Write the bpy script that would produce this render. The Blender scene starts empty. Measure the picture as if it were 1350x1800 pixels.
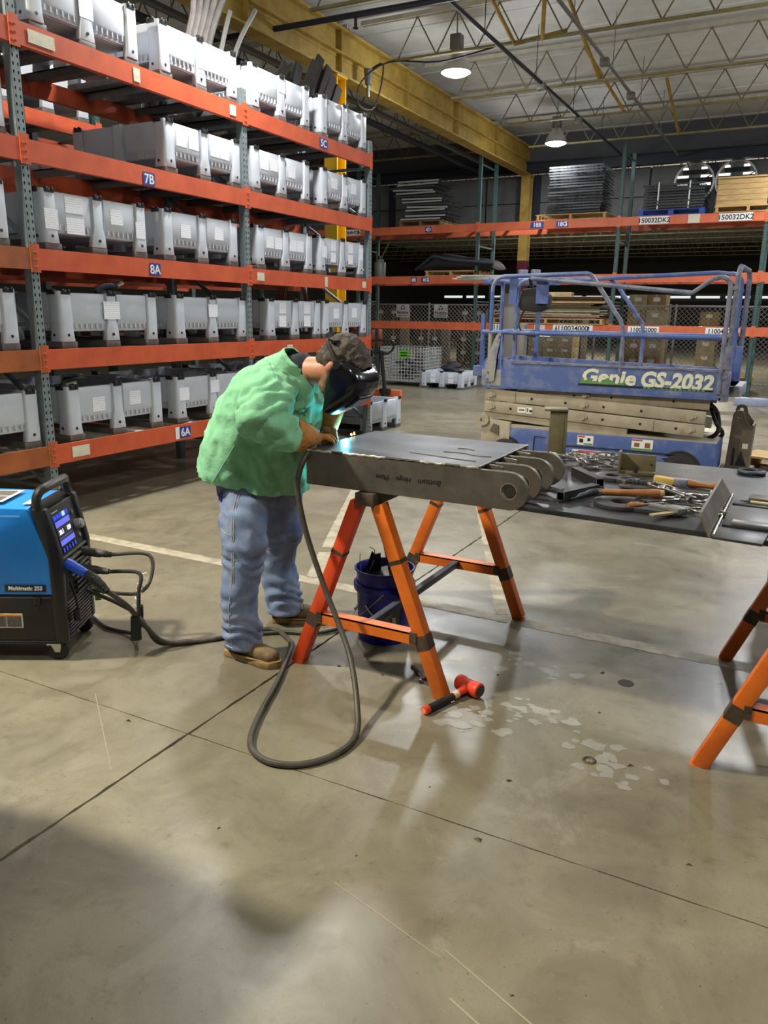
import bpy, bmesh, math, random
import numpy as np
from mathutils import Vector, Matrix, noise

C = bpy.context.scene.collection
SC = bpy.context.scene
rnd = random.Random(7)

# ---------------------------------------------------------------- camera
F_PX, PITCH, YAW, ROLL, EYE = 1355.0, math.atan(348 / 1355.0), math.radians(27.73), math.atan(.0133), 1.6
fh = Vector((-math.sin(YAW), math.cos(YAW), 0)); r0 = Vector((math.cos(YAW), math.sin(YAW), 0)); zz = Vector((0, 0, 1))
fwd = fh * math.cos(PITCH) - zz * math.sin(PITCH); u0 = fh * math.sin(PITCH) + zz * math.cos(PITCH)
cx_ = r0 * math.cos(ROLL) + u0 * math.sin(ROLL); cy_ = -r0 * math.sin(ROLL) + u0 * math.cos(ROLL)
cam = bpy.data.objects.new('camera', bpy.data.cameras.new('camera')); C.objects.link(cam)
mw = Matrix((cx_, cy_, -fwd)).transposed().to_4x4(); mw.translation = (0, 0, EYE)
cam.matrix_world = mw
cam.data.sensor_fit = 'HORIZONTAL'; cam.data.sensor_width = 36; cam.data.lens = 36 * F_PX / 1350
cam.data.clip_start = .05; cam.data.clip_end = 200
SC.camera = cam

# ---------------------------------------------------------------- world, exposure
w = bpy.data.worlds.new('world'); SC.world = w; w.use_nodes = True
w.node_tree.nodes['Background'].inputs[0].default_value = (.55, .6, .7, 1)
w.node_tree.nodes['Background'].inputs[1].default_value = .10
SC.view_settings.view_transform = 'Standard'; SC.view_settings.look = 'None'
SC.view_settings.exposure = 0.0; SC.view_settings.gamma = 1; SC.view_settings.use_curve_mapping = False

# high bay lamps of the hall and added unseen ones: position, watts, colour of the light, whether the fixture shows
LAMPS = [((-5, 11.6, 5.05), 210, (.93, .97, 1)), ((-5, 16.9, 5.05), 110, (.93, .97, 1)), ((-4.5, 6.05, 5.05), 165, (1, .98, .93)),
         ((.3, 10.9, 5.05), 200, (.95, .98, 1)), ((.3, 16.2, 5.05), 130, (.93, .97, 1)), ((-4.9, .75, 5.05), 580, (1, .92, .74)),
         ((5.4, 5.6, 5.05), 250, (.95, .98, 1)), ((5.4, 10.9, 5.05), 230, (.95, .97, 1)), ((.5, .3, 5.05), 90, (1, .93, .78)), ((-12, 8, 5.05), 90, (.95, .97, 1)),  # far-right pair brightens the rack fronts, near-right one the floor; added, unseen
         ((-9, 31, 5.05), 520, (1, .93, .8)), ((-3, 27, 5.05), 420, (1, .93, .8))]

# ---------------------------------------------------------------- materials
def lin(c):
    return tuple(((v / 255) / 12.92 if v / 255 <= .04045 else ((v / 255 + .055) / 1.055) ** 2.4) for v in c[:3]) + (1,)
MATS = {}
def mat(name, col, rough=.5, metal=0., col2=None, scale=6., sharp=(.35, .65), bump=0., bscale=60., rough2=None, spec=.5, stretch=None, coat=0, detail=6):
    if name in MATS: return MATS[name]
    m = bpy.data.materials.new(name); m.use_nodes = True; MATS[name] = m
    nt = m.node_tree; N = nt.nodes; L = nt.links; b = N['Principled BSDF']
    b.inputs['Base Color'].default_value = lin(col); b.inputs['Roughness'].default_value = rough; b.inputs['Metallic'].default_value = metal
    b.inputs['Specular IOR Level'].default_value = spec; b.inputs['Coat Weight'].default_value = coat
    tc = N.new('ShaderNodeTexCoord'); out = tc.outputs['Object']
    if stretch:
        mp = N.new('ShaderNodeMapping'); mp.inputs['Scale'].default_value = stretch; L.new(out, mp.inputs[0]); out = mp.outputs[0]
    if col2 or rough2 is not None:
        n = N.new('ShaderNodeTexNoise'); n.inputs['Scale'].default_value = scale; n.inputs['Detail'].default_value = detail; n.inputs['Roughness'].default_value = .65
        L.new(out, n.inputs['Vector'])
        mr = N.new('ShaderNodeMapRange'); mr.inputs[1].default_value = sharp[0]; mr.inputs[2].default_value = sharp[1]; L.new(n.outputs[0], mr.inputs[0])
        if col2:
            mx = N.new('ShaderNodeMix'); mx.data_type = 'RGBA'; mx.inputs[6].default_value = lin(col); mx.inputs[7].default_value = lin(col2)
            L.new(mr.outputs[0], mx.inputs[0]); L.new(mx.outputs[2], b.inputs['Base Color'])
        if rough2 is not None:
            m2 = N.new('ShaderNodeMapRange'); m2.inputs[3].default_value = rough; m2.inputs[4].default_value = rough2
            L.new(mr.outputs[0], m2.inputs[0]); L.new(m2.outputs[0], b.inputs['Roughness'])
    if bump:
        n2 = N.new('ShaderNodeTexNoise'); n2.inputs['Scale'].default_value = bscale; n2.inputs['Detail'].default_value = 5; L.new(out, n2.inputs['Vector'])
        bp = N.new('ShaderNodeBump'); bp.inputs['Strength'].default_value = bump; bp.inputs['Distance'].default_value = .01
        L.new(n2.outputs[0], bp.inputs['Height']); L.new(bp.outputs[0], b.inputs['Normal'])
    return m
def emit(name, col, s):
    m = bpy.data.materials.new(name); m.use_nodes = True; MATS[name] = m; b = m.node_tree.nodes['Principled BSDF']
    b.inputs['Base Color'].default_value = lin(col); b.inputs['Emission Color'].default_value = lin(col); b.inputs['Emission Strength'].default_value = s
    return m
def lined_paper(name, base=(240, 242, 250), ink=(196, 200, 212), rows=60.):
    """printed sheet: rows of small print, built from a wave and a noise mask"""
    m = bpy.data.materials.new(name); m.use_nodes = True; MATS[name] = m; nt = m.node_tree; N = nt.nodes; L = nt.links; b = N['Principled BSDF']
    b.inputs['Roughness'].default_value = .6
    tc = N.new('ShaderNodeTexCoord'); wv = N.new('ShaderNodeTexWave'); wv.bands_direction = 'Z'; wv.inputs['Scale'].default_value = rows / 6.28 * 2
    L.new(tc.outputs['Object'], wv.inputs[0])
    ns = N.new('ShaderNodeTexNoise'); ns.inputs['Scale'].default_value = 90; L.new(tc.outputs['Object'], ns.inputs[0])
    a = N.new('ShaderNodeMath'); a.operation = 'GREATER_THAN'; a.inputs[1].default_value = .84; L.new(wv.outputs[1], a.inputs[0])
    c = N.new('ShaderNodeMath'); c.operation = 'GREATER_THAN'; c.inputs[1].default_value = .42; L.new(ns.outputs[0], c.inputs[0])
    d = N.new('ShaderNodeMath'); d.operation = 'MULTIPLY'; L.new(a.outputs[0], d.inputs[0]); L.new(c.outputs[0], d.inputs[1])
    mx = N.new('ShaderNodeMix'); mx.data_type = 'RGBA'; mx.inputs[6].default_value = lin(base); mx.inputs[7].default_value = lin(ink)
    L.new(d.outputs[0], mx.inputs[0]); L.new(mx.outputs[2], b.inputs['Base Color'])
    return m

# ---------------------------------------------------------------- mesh builder
class MB:
    def __init__(s): s.v = []; s.f = []
    def add(s, vs, fs, M=None):
        o = len(s.v)
        s.v += [tuple(M @ Vector(p)) if M else tuple(p) for p in vs]; s.f += [tuple(i + o for i in f) for f in fs]; return s
    def box(s, x0, x1, y0, y1, z0, z1, M=None):
        return s.add([(x0, y0, z0), (x1, y0, z0), (x1, y1, z0), (x0, y1, z0), (x0, y0, z1), (x1, y0, z1), (x1, y1, z1), (x0, y1, z1)],
                     [(0, 3, 2, 1), (4, 5, 6, 7), (0, 1, 5, 4), (1, 2, 6, 5), (2, 3, 7, 6), (3, 0, 4, 7)], M)
    def bar(s, p, q, wd, ht, up=(0, 0, 1), M=None):
        p = Vector(p); q = Vector(q); d = (q - p).normalized(); up = Vector(up)
        sd = d.cross(up)
        if sd.length < 1e-4: sd = d.cross(Vector((1, 0, 0)))
        sd.normalize(); up = sd.cross(d); a = sd * wd / 2; b = up * ht / 2
        return s.add([p - a - b, p + a - b, p + a + b, p - a + b, q - a - b, q + a - b, q + a + b, q - a + b],
                     [(0, 1, 2, 3), (7, 6, 5, 4), (0, 4, 5, 1), (1, 5, 6, 2), (2, 6, 7, 3), (3, 7, 4, 0)], M)
    def ring(s, c, ax, ay, n):
        o = len(s.v)
        for i in range(n):
            t = 2 * math.pi * i / n; s.v.append(tuple(c + ax * math.cos(t) + ay * math.sin(t)))
        return o
    def loft(s, secs, n=16, cap=True):
        """secs: (centre, half axis vector a, half axis vector b)"""
        os_ = [s.ring(Vector(c), Vector(a), Vector(b), n) for c, a, b in secs]
        for o, p in zip(os_, os_[1:]):
            for i in range(n):
                j = (i + 1) % n; s.f.append((o + i, o + j, p + j, p + i))
        if cap:
            s.f.append(tuple(os_[0] + i for i in reversed(range(n)))); s.f.append(tuple(os_[-1] + i for i in range(n)))
        return s
    def cyl(s, p, q, r, r1=None, n=12, cap=True):
        p = Vector(p); q = Vector(q); r1 = r if r1 is None else r1; d = (q - p).normalized()
        a = d.orthogonal().normalized(); b = d.cross(a)
        return s.loft([(p, a * r, b * r), (q, a * r1, b * r1)], n, cap)
    def lathe(s, prof, c=(0, 0, 0), n=24, M=None):
        o = len(s.v); c = Vector(c)
        for r, z in prof:
            for i in range(n):
                t = 2 * math.pi * i / n; p = c + Vector((r * math.cos(t), r * math.sin(t), z)); s.v.append(tuple(M @ p) if M else tuple(p))
        for k in range(len(prof) - 1):
            for i in range(n):
                j = (i + 1) % n; s.f.append((o + k * n + i, o + k * n + j, o + (k + 1) * n + j, o + (k + 1) * n + i))
        return s
    def tube(s, pts, r, n=8, smooth=4, cap=True):
        P = [Vector(p) for p in pts]
        if smooth > 1 and len(P) > 2:
            Q = []
            for i in range(len(P) - 1):
                a = P[max(i - 1, 0)]; b = P[i]; c = P[i + 1]; d = P[min(i + 2, len(P) - 1)]
                for k in range(smooth):
                    t = k / smooth
                    Q.append(.5 * ((2 * b) + (c - a) * t + (2 * a - 5 * b + 4 * c - d) * t * t + (3 * b - a - 3 * c + d) * t ** 3))
            Q.append(P[-1]); P = Q
        T = [(P[min(i + 1, len(P) - 1)] - P[max(i - 1, 0)]).normalized() for i in range(len(P))]
        a = T[0].orthogonal().normalized(); secs = []
        for i, p in enumerate(P):
            a = (a - T[i] * a.dot(T[i])).normalized(); b = T[i].cross(a)
            rr = r[min(int(i * len(r) / len(P)), len(r) - 1)] if isinstance(r, (list, tuple)) else r
            secs.append((p, a * rr, b * rr))
        return s.loft(secs, n, cap)
    def prism(s, poly, fn, d0, d1):
        """poly: 2d outline, fn(u,v,d) -> point"""
        n = len(poly)
        return s.add([fn(u, v, d0) for u, v in poly] + [fn(u, v, d1) for u, v in poly],
                     [tuple(reversed(range(n))), tuple(range(n, 2 * n))] + [(i, (i + 1) % n, n + (i + 1) % n, n + i) for i in range(n)])
    def holed(s, outer, inner, fn, d0, d1):
        n = len(outer)
        vs = [fn(u, v, d) for d in (d0, d1) for ring in (outer, inner) for u, v in ring]; fs = []
        for i in range(n):
            j = (i + 1) % n
            fs += [(i, n + i, n + j, j), (2 * n + i, 2 * n + j, 3 * n + j, 3 * n + i), (i, j, 2 * n + j, 2 * n + i), (n + i, 3 * n + i, 3 * n + j, n + j)]
        return s.add(vs, fs)
    def grid(s, rows):
        """open sheet through rows of points"""
        n = len(rows[0]); return s.add([p for r in rows for p in r], [(a * n + b, a * n + b + 1, (a + 1) * n + b + 1, (a + 1) * n + b) for a in range(len(rows) - 1) for b in range(n - 1)])

def mesh_of(name, mb, m, bevel=0, smooth=True, M=None, fix=True):
    me = bpy.data.meshes.new(name); vs = [M @ Vector(p) for p in mb.v] if M else mb.v
    me.from_pydata([tuple(p) for p in vs], [], mb.f)
    if bevel or fix:
        bm = bmesh.new(); bm.from_mesh(me)
        if fix: bmesh.ops.recalc_face_normals(bm, faces=bm.faces)
        if bevel:
            ed = [e for e in bm.edges if len(e.link_faces) == 2 and e.calc_face_angle(0) > .6]
            bmesh.ops.bevel(bm, geom=ed, offset=bevel, segments=2, affect='EDGES', profile=.5, clamp_overlap=True)
        bm.to_mesh(me); bm.free()
    if smooth:
        me.polygons.foreach_set('use_smooth', [True] * len(me.polygons)); me.set_sharp_from_angle(angle=.6)
    me.materials.append(m); return me
WM = {}                                                               # world matrix of every thing root
def thing(name, label, cat, loc=(0, 0, 0), rotz=0, group=None, M=None):
    o = bpy.data.objects.new(name, None); C.objects.link(o); o.empty_display_size = .05
    mt = M or (Matrix.Translation(loc) @ Matrix.Rotation(rotz, 4, 'Z')); o.matrix_world = mt; WM[o.name] = mt
    o['label'] = label; o['category'] = cat
    if group: o['group'] = group
    return o
def part(name, mb, m, parent=None, bevel=0, world=False, smooth=True, label=None, kind=None, fix=True, loc=None):
    """one mesh object; world=True means mb is in world coordinates"""
    M = None
    if world and parent:
        r = parent
        while r.parent: r = r.parent
        M = WM[r.name].inverted() if r.name in WM else None
    me = mb if isinstance(mb, bpy.types.Mesh) else mesh_of(name, mb, m, bevel, smooth, M, fix)
    o = bpy.data.objects.new(name, me); C.objects.link(o)
    if parent: o.parent = parent
    if loc: o.location = loc
    if label: o['label'] = label
    if kind: o['kind'] = kind
    return o
def solo(name, mb, m, label, cat, group=None, bevel=0, smooth=True, kind=None, loc=None, rot=None):
    o = part(name, mb, m, None, bevel, smooth=smooth); o['label'] = label; o['category'] = cat
    if group: o['group'] = group
    if kind: o['kind'] = kind
    if loc: o.location = loc
    if rot: o.rotation_euler = rot
    WM[o.name] = o.matrix_basis.copy()
    return o
def struct(name, mb, m, parent=None, bevel=0, smooth=True, fix=True):
    o = part(name, mb, m, parent, bevel, smooth=smooth, fix=fix)
    if not parent: o['kind'] = 'structure'
    return o
def copy_tree(o, M=None, label=None, parent=None):
    c = o.copy(); C.objects.link(c)
    if parent: c.parent = parent
    if M is not None: c.matrix_world = M; WM[c.name] = M
    if label: c['label'] = label
    for ch in list(o.children): copy_tree(ch, None, None, c)
    return c
def T(x, y, z, rz=0, rx=0, ry=0): return Matrix.Translation((x, y, z)) @ Matrix.Rotation(rz, 4, 'Z') @ Matrix.Rotation(ry, 4, 'Y') @ Matrix.Rotation(rx, 4, 'X')
def text(txt, size, m, parent, M, name='lettering', bold=0., shear=0., align='CENTER', spacing=1., xscale=1.):
    """flat print: letters lie in the local XY plane of M (x to the right, y up)"""
    cu = bpy.data.curves.new('lettering', 'FONT'); cu.body = txt; cu.size = size; cu.align_x = align; cu.align_y = 'CENTER'; cu.offset = bold; cu.shear = shear
    cu.extrude = .0008; cu.space_character = spacing; cu.resolution_u = 3
    ob = bpy.data.objects.new('tmp_text', cu); me = bpy.data.meshes.new_from_object(ob); bpy.data.objects.remove(ob); bpy.data.curves.remove(cu)
    me.transform(M @ Matrix.Diagonal((xscale, 1, 1, 1))); me.materials.clear(); me.materials.append(m)
    return part(name, me, m, parent)
def face_m(x, y, z): return Matrix(((1, 0, 0, x), (0, 0, -1, y), (0, 1, 0, z), (0, 0, 0, 1)))      # print facing local -Y
# ================================================================ materials used
concrete = bpy.data.materials.new('concrete'); concrete.use_nodes = True
def _concrete():
    nt = concrete.node_tree; N = nt.nodes; L = nt.links; b = N['Principled BSDF']; tc = N.new('ShaderNodeTexCoord')
    def nz(scale, det=8, rough=.6, dist=0):
        n = N.new('ShaderNodeTexNoise'); n.inputs['Scale'].default_value = scale; n.inputs['Detail'].default_value = det; n.inputs['Roughness'].default_value = rough; n.inputs['Distortion'].default_value = dist
        L.new(tc.outputs['Object'], n.inputs[0]); return n.outputs[0]
    def rng(o, a, c):
        r = N.new('ShaderNodeMapRange'); r.inputs[1].default_value = a; r.inputs[2].default_value = c; L.new(o, r.inputs[0]); return r.outputs[0]
    def mix(f, a, c):
        m = N.new('ShaderNodeMix'); m.data_type = 'RGBA'; L.new(f, m.inputs[0])
        for k, v in ((6, a), (7, c)):
            if isinstance(v, tuple): m.inputs[k].default_value = lin(v)
            else: L.new(v, m.inputs[k])
        return m.outputs[2]
    base = mix(rng(nz(.55, 6, .6, .4), .3, .7), (104, 100, 84), (142, 136, 116))
    base = mix(rng(nz(2.6, 9, .7, .8), .42, .8), base, (92, 85, 68))
    base = mix(rng(nz(1.3, 10, .72, 1.5), .58, .78), base, (150, 145, 132))                       # worn pale patches
    base = mix(rng(nz(14, 8, .75), .55, .9), base, (70, 62, 48))
    base = mix(rng(nz(160, 4, .6), .55, .8), base, (104, 96, 80))
    base = mix(rng(nz(90, 5, .7), .64, .76), base, (168, 160, 140))
    sp = N.new('ShaderNodeTexVoronoi'); sp.inputs['Scale'].default_value = 22; L.new(tc.outputs['Object'], sp.inputs[0])
    lt = N.new('ShaderNodeMath'); lt.operation = 'LESS_THAN'; lt.inputs[1].default_value = .045; L.new(sp.outputs[0], lt.inputs[0])
    base = mix(lt.outputs[0], base, (66, 58, 48))
    L.new(base, b.inputs['Base Color'])
    r = N.new('ShaderNodeMapRange'); r.inputs[1].default_value = .3; r.inputs[2].default_value = .7; r.inputs[3].default_value = .25; r.inputs[4].default_value = .42
    L.new(nz(5, 9, .75, .5), r.inputs[0]); L.new(r.outputs[0], b.inputs['Roughness'])
    bp = N.new('ShaderNodeBump'); bp.inputs['Strength'].default_value = .07; bp.inputs['Distance'].default_value = .01
    L.new(nz(28, 10, .8), bp.inputs['Height']); L.new(bp.outputs[0], b.inputs['Normal'])
    b.inputs['Specular IOR Level'].default_value = .6
_concrete()
paint_line = mat('worn_line_paint', (166, 160, 138), .6, col2=(140, 131, 112), scale=9, sharp=(.42, .62))
deck_white = mat('white_roof_deck', (226, 227, 226), .8, col2=(206, 207, 205), scale=2)
chord_paint = mat('joist_paint', (190, 188, 176), .6, col2=(170, 166, 146), scale=8)
bottom_paint = mat('bottom_chord_paint', (150, 140, 100), .6, col2=(124, 114, 76), scale=8)
rod_paint = mat('joist_rod', (112, 104, 80), .6)
yellow = mat('crane_yellow', (190, 160, 76), .55, col2=(156, 126, 54), scale=3)
bright_yellow = mat('bright_yellow', (222, 178, 24), .5)
red_post = mat('red_column_paint', (92, 20, 34), .55)
dark_steel = mat('dark_steel', (44, 48, 60), .5, metal=.3)
pipe_grey = mat('pipe_grey', (112, 112, 108), .5, metal=.3)
wall_panel = mat('wall_panel_grey', (118, 120, 120), .75, col2=(98, 100, 102), scale=1.5)
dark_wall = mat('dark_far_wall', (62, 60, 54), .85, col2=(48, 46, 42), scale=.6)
sage = mat('post_green_grey', (126, 138, 142), .5, metal=.1, col2=(108, 120, 122), scale=10)
sage_far = mat('post_green', (64, 92, 88), .5, col2=(52, 76, 72), scale=8)
orange_beam = mat('rack_orange', (206, 92, 52), .5, col2=(186, 78, 44), scale=5, spec=.4)
orange_far = mat('rack_orange_far', (208, 104, 66), .5, col2=(192, 90, 56), scale=4)
orange_old = mat('rack_orange_old', (168, 92, 40), .5, col2=(140, 72, 34), scale=5)
bin_grey = mat('bin_plastic', (198, 205, 215), .38, col2=(188, 195, 205), scale=3, bump=.03, bscale=20)
bin_dark = mat('bin_runner', (82, 80, 78), .6, col2=(104, 100, 96), scale=12)
black = mat('black_plastic', (24, 24, 25), .42)
black_matt = mat('black_matt', (28, 27, 26), .7)
paper = lined_paper('printed_paper')
paper2 = lined_paper('printed_sticker', (222, 214, 196), (150, 120, 100), 110)
white = mat('white_paint', (226, 227, 226), .5)
sign_blue = mat('sign_blue', (26, 52, 140), .5)
ink = mat('ink_black', (22, 22, 24), .6)
mill = mat('mill_scale_steel', (88, 83, 75), .42, metal=.45, col2=(106, 100, 90), scale=9, rough2=.55, bump=.08, bscale=90)
plate_dark = mat('dark_steel_plate', (38, 39, 43), .38, metal=.2, col2=(56, 57, 60), scale=4, rough2=.52, bump=.03)
weld_bright = mat('ground_steel_edge', (208, 204, 196), .3, metal=.8, col2=(150, 145, 136), scale=40)
steel = mat('bare_steel', (168, 166, 160), .3, metal=.9, col2=(130, 128, 122), scale=14)
chrome = mat('plated_steel', (196, 196, 196), .2, metal=1.)
horse_orange = mat('horse_orange', (224, 116, 32), .42, col2=(196, 88, 26), scale=7, sharp=(.4, .75))
horse_red = mat('horse_red_orange', (220, 76, 24), .42, col2=(196, 62, 22), scale=6)
burnt = mat('burnt_weld_zone', (62, 54, 46), .6, metal=.3, col2=(92, 78, 62), scale=20)
wood = mat('pale_wood', (196, 164, 110), .7, col2=(164, 128, 80), scale=5, stretch=(1, 8, 8))
wood_old = mat('old_wood', (132, 104, 66), .75, col2=(100, 78, 50), scale=5, stretch=(1, 8, 8))
handle_wood = mat('handle_wood', (158, 106, 54), .5, col2=(120, 76, 38), scale=9, stretch=(1, 6, 6))
lift_blue = mat('lift_blue', (76, 96, 152), .6, col2=(146, 150, 162), scale=4.5, sharp=(.46, .78), detail=9)
lift_blue2 = mat('lift_blue_clean', (68, 90, 148), .6, col2=(122, 130, 154), scale=6, sharp=(.5, .8), detail=9)
lift_dust = mat('lift_blue_dusty', (148, 146, 140), .7, col2=(84, 98, 146), scale=5, sharp=(.46, .62), detail=9)
beige = mat('lift_beige', (176, 166, 146), .6, col2=(148, 138, 120), scale=4, detail=9)
rail_grey = mat('rail_worn_grey', (128, 130, 142), .5, col2=(86, 94, 128), scale=9, sharp=(.42, .62), detail=9)
rubber = mat('rubber', (38, 37, 36), .8)
cable = mat('cable_rubber', (72, 68, 58), .55, col2=(58, 54, 46), scale=30)
welder_blue = mat('welder_blue', (42, 142, 230), .35, col2=(36, 132, 222), scale=3)
bucket_blue = mat('bucket_blue', (18, 24, 132), .35)
green_jacket = mat('green_cotton', (142, 203, 162), .85, col2=(122, 184, 144), scale=5, bump=.5, bscale=28, spec=.2)
denim = mat('denim', (98, 116, 152), .9, col2=(140, 155, 182), scale=7, bump=.25, bscale=500, spec=.15, detail=9)
skin = mat('skin', (196, 140, 112), .5, col2=(184, 120, 94), scale=14, bump=.05, bscale=200)
hair_mat = mat('greying_hair', (52, 46, 40), .75, col2=(96, 88, 78), scale=30, bump=.6, bscale=160)
leather = mat('glove_leather', (188, 128, 54), .75, col2=(150, 98, 42), scale=14, bump=.2, bscale=120)
boot_leather = mat('boot_leather', (116, 94, 60), .7, col2=(86, 68, 44), scale=16, bump=.25, bscale=110)
boot_sole = mat('boot_sole', (158, 130, 82), .7, col2=(124, 100, 62), scale=20)
helmet_black = mat('helmet_black', (10, 12, 18), .2, coat=.3)
tshirt = mat('navy_shirt', (26, 30, 46), .9)
orange_red = mat('hammer_orange', (232, 74, 40), .45, col2=(206, 62, 36), scale=20)
foam = mat('grey_foam', (92, 88, 84), .8, col2=(74, 70, 68), scale=10)
tarp = mat('black_vinyl', (34, 38, 44), .6, bump=.2, bscale=14)
card = mat('cardboard', (170, 140, 92), .8, col2=(140, 112, 70), scale=4)
wrapf = mat('stretch_wrap', (184, 168, 130), .35, col2=(150, 132, 96), scale=6)
galv = mat('galvanised_wire', (158, 160, 160), .5, metal=.2); cage_wire = mat('cage_wire', (186, 188, 186), .5); deck_bar = mat('deck_bar', (66, 67, 70), .8); deck_bar2 = mat('deck_bar_bright', (168, 170, 172), .5)
wire_dark = mat('wire_deck_steel', (50, 51, 54), .8)
tag_green = mat('tag_green', (96, 190, 40), .6)
label_red = mat('label_red', (196, 66, 56), .6)
label_green = mat('label_green', (92, 138, 76), .6)
label_orange = mat('label_orange', (224, 150, 60), .6)
cream = mat('cream_print', (218, 216, 196), .6, col2=(196, 192, 170), scale=14)
grey_lbl = mat('dark_label', (66, 64, 62), .6, col2=(104, 100, 96), scale=60)

# ================================================================ room shell
XA, YB = -1.925, 2.04                                              # the two cut joints of the slab
fl = MB().box(-24, 12, -7, 60, -.30, -.025)
floor = struct('floor', fl, dark_wall)
g = .006
def ragged_edge(y0, y1, x, amp, seed):
    rr = random.Random(seed); n = int((y1 - y0) / .045); return [(x + rr.uniform(-amp, amp), y0 + (y1 - y0) * k / n) for k in range(n + 1)]
for i, (x0, x1, y0, y1) in enumerate([(-24, XA - g, -7, YB - .002), (XA + g, 12, -7, YB - .002), (-24, XA - g, YB + .002, 60), (XA + g, 12, YB + .002, 60)]):
    # the edges of the pour are slightly ragged
    xe, xo = (x1, x0) if i in (0, 2) else (x0, x1)
    ye, yo = (y1, y0) if i < 2 else (y0, y1)
    ev = [(a, b) for b, a in ragged_edge(min(ye, yo) if i < 2 else ye, max(ye, yo) if i < 2 else 9.0, xe, .0028, 3 + i)]
    run = [(x_, y_) for y_, x_ in ev]                                    # along the wide joint
    if i >= 2: run = run + [(xe, 60)]
    eh = [(a, b + random.Random(9 + i).uniform(0, 0)) for a, b in [(x_, ye) for x_ in np.linspace(xo, xe, 3)]]
    rj = random.Random(20 + i); hor = [(xo, ye)] + [(x_, ye + rj.uniform(-.0016, .0016)) for x_ in np.arange(max(min(xo, xe), -5), min(max(xo, xe), 2.5), .05)][::(1 if xo < xe else -1)]
    body = [(xo, yo)] + hor + ([p for p in run[::-1]] if i < 2 else run)
    sl = MB().prism(body, lambda u, v, d: (u, v, d), -.03, 0)
    part('slab', sl, concrete, floor, smooth=False)
def ragged(p, q, wd, nm, seed, gaps=()):
    """paint stripe on the floor, 1 mm thick, with chipped edges"""
    rr = random.Random(seed); p = Vector(p); q = Vector(q); d = (q - p); Lg = d.length; d.normalize(); s = Vector((-d.y, d.x, 0)); n = int(Lg / .035)
    m = MB(); prev = None
    for i in range(n + 1):
        t = i / n * Lg
        if any(a < t < b for a, b in gaps): prev = None; continue
        a = p + d * t - s * (wd / 2 + rr.uniform(-.006, .003)); b = p + d * t + s * (wd / 2 + rr.uniform(-.006, .003))
        o = len(m.v); m.v += [(a.x, a.y, .0012), (b.x, b.y, .0012)]
        if prev is not None: m.f.append((prev, o, o + 1, prev + 1))
        prev = o
    return part(nm, m, paint_line, floor, fix=False)
ragged((-5.5, 3.78, 0), (1.5, 3.78, 0), .105, 'paint_line', 1, [(1.9, 1.93), (2.75, 2.8), (4.3, 4.33)])
for k, x in enumerate((-3.93, -2.68)):
    ragged((x - .0, 7.05, 0), (x + 1.42, 3.84, 0), .095, 'paint_line', 5 + k, [(.7, .74), (2.2, 2.3)] if k else [(2.9, 2.95)])
# scratches, peeling sealer and a chalk mark on the slab
for k, (p, q, wd) in enumerate((((-.62, 1.55), (.02, 1.30), .005), ((-.55, 1.42), (-.05, 1.23), .006), ((-1.0, 1.62), (-.62, 1.52), .003), ((-2.5, 2.1), (-2.0, 1.72), .003))):
    part('scratch', MB().box(0, (Vector(q) - Vector(p)).length, -wd / 2, wd / 2, .0004, .0009, T(p[0], p[1], 0, math.atan2(q[1] - p[1], q[0] - p[0]))), mat('scratch_pale', (146, 138, 116), .5), floor)
rf = random.Random(31); fk = MB()
for (cx0, cy0, sx, sy, n_) in ((-.98, 2.72, .16, .12, 26), (-.78, 2.86, .2, .10, 22), (-.42, 2.60, .12, .14, 18), (-.95, 3.3, .14, .14, 14)):
    for k in range(n_):
        x = cx0 + rf.gauss(0, sx * .6); y = cy0 + rf.gauss(0, sy * .6); r_ = rf.uniform(.008, .04); o_ = len(fk.v); m_ = 9
        for a in range(m_): rr_ = r_ * rf.uniform(.45, 1.15); fk.v.append((x + rr_ * 1.3 * math.cos(a * 2 * math.pi / m_), y + rr_ * math.sin(a * 2 * math.pi / m_), .0006 + .00002 * k))
        fk.f.append(tuple(range(o_, o_ + m_)))
part('peeling_sealer', fk, mat('pale_sealer', (150, 150, 144), .4, col2=(136, 134, 126), scale=30), floor, kind='stuff', fix=False)
part('chalk_mark', MB().box(-.07, .07, -.012, .012, .0004, .0009, T(-2.62, 1.62, 0, .5)), mat('chalk_yellow', (188, 178, 84), .8, col2=(140, 130, 100), scale=60), floor)
# ceiling deck with ribs
ce = MB().box(-24, 12, -7, 60, 5.86, 6.0)
for k in range(60): y = -6.8 + k * 1.1; ce.box(-24, 12, y, y + .03, 5.845, 5.865)
ceiling = struct('ceiling', ce, deck_white)
XG = -6.5
rods = {}
def joist(y, x0, x1, z0=5.2, z1=5.74, fine=True):
    top = MB().box(x0, x1, y - .05, y - .012, z1 - .0, z1 + .06).box(x0, x1, y + .012, y + .05, z1 - .0, z1 + .06)
    j = part('joist', top, chord_paint, ceiling)
    part('bottom_chord', MB().box(x0 + .5, x1 - .5, y - .03, y - .008, z0, z0 + .03).box(x0 + .5, x1 - .5, y + .008, y + .03, z0, z0 + .03), bottom_paint, j)
    step = .31; n = int((x1 - x0 - 1.2) / step); wb = MB()
    for i in range(n):
        xa = x0 + .6 + i * step; up = i % 2 == 0
        a, b = (xa, y, z0 + .02 if up else z1), (xa + step, y, z1 if up else z0 + .02)
        if fine and -7 < xa < 1:
            key = up
            if key not in rods: rods[key] = mesh_of('web_rod', MB().cyl((0, 0, a[2]), (step, 0, b[2]), .011, n=6), rod_paint)
            part('web_rod', rods[key], rod_paint, j, loc=(xa, y, 0))
        else: wb.cyl(a, b, .011, n=5)
    if wb.v: part('web_rods', wb, rod_paint, j, kind='stuff')
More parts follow.
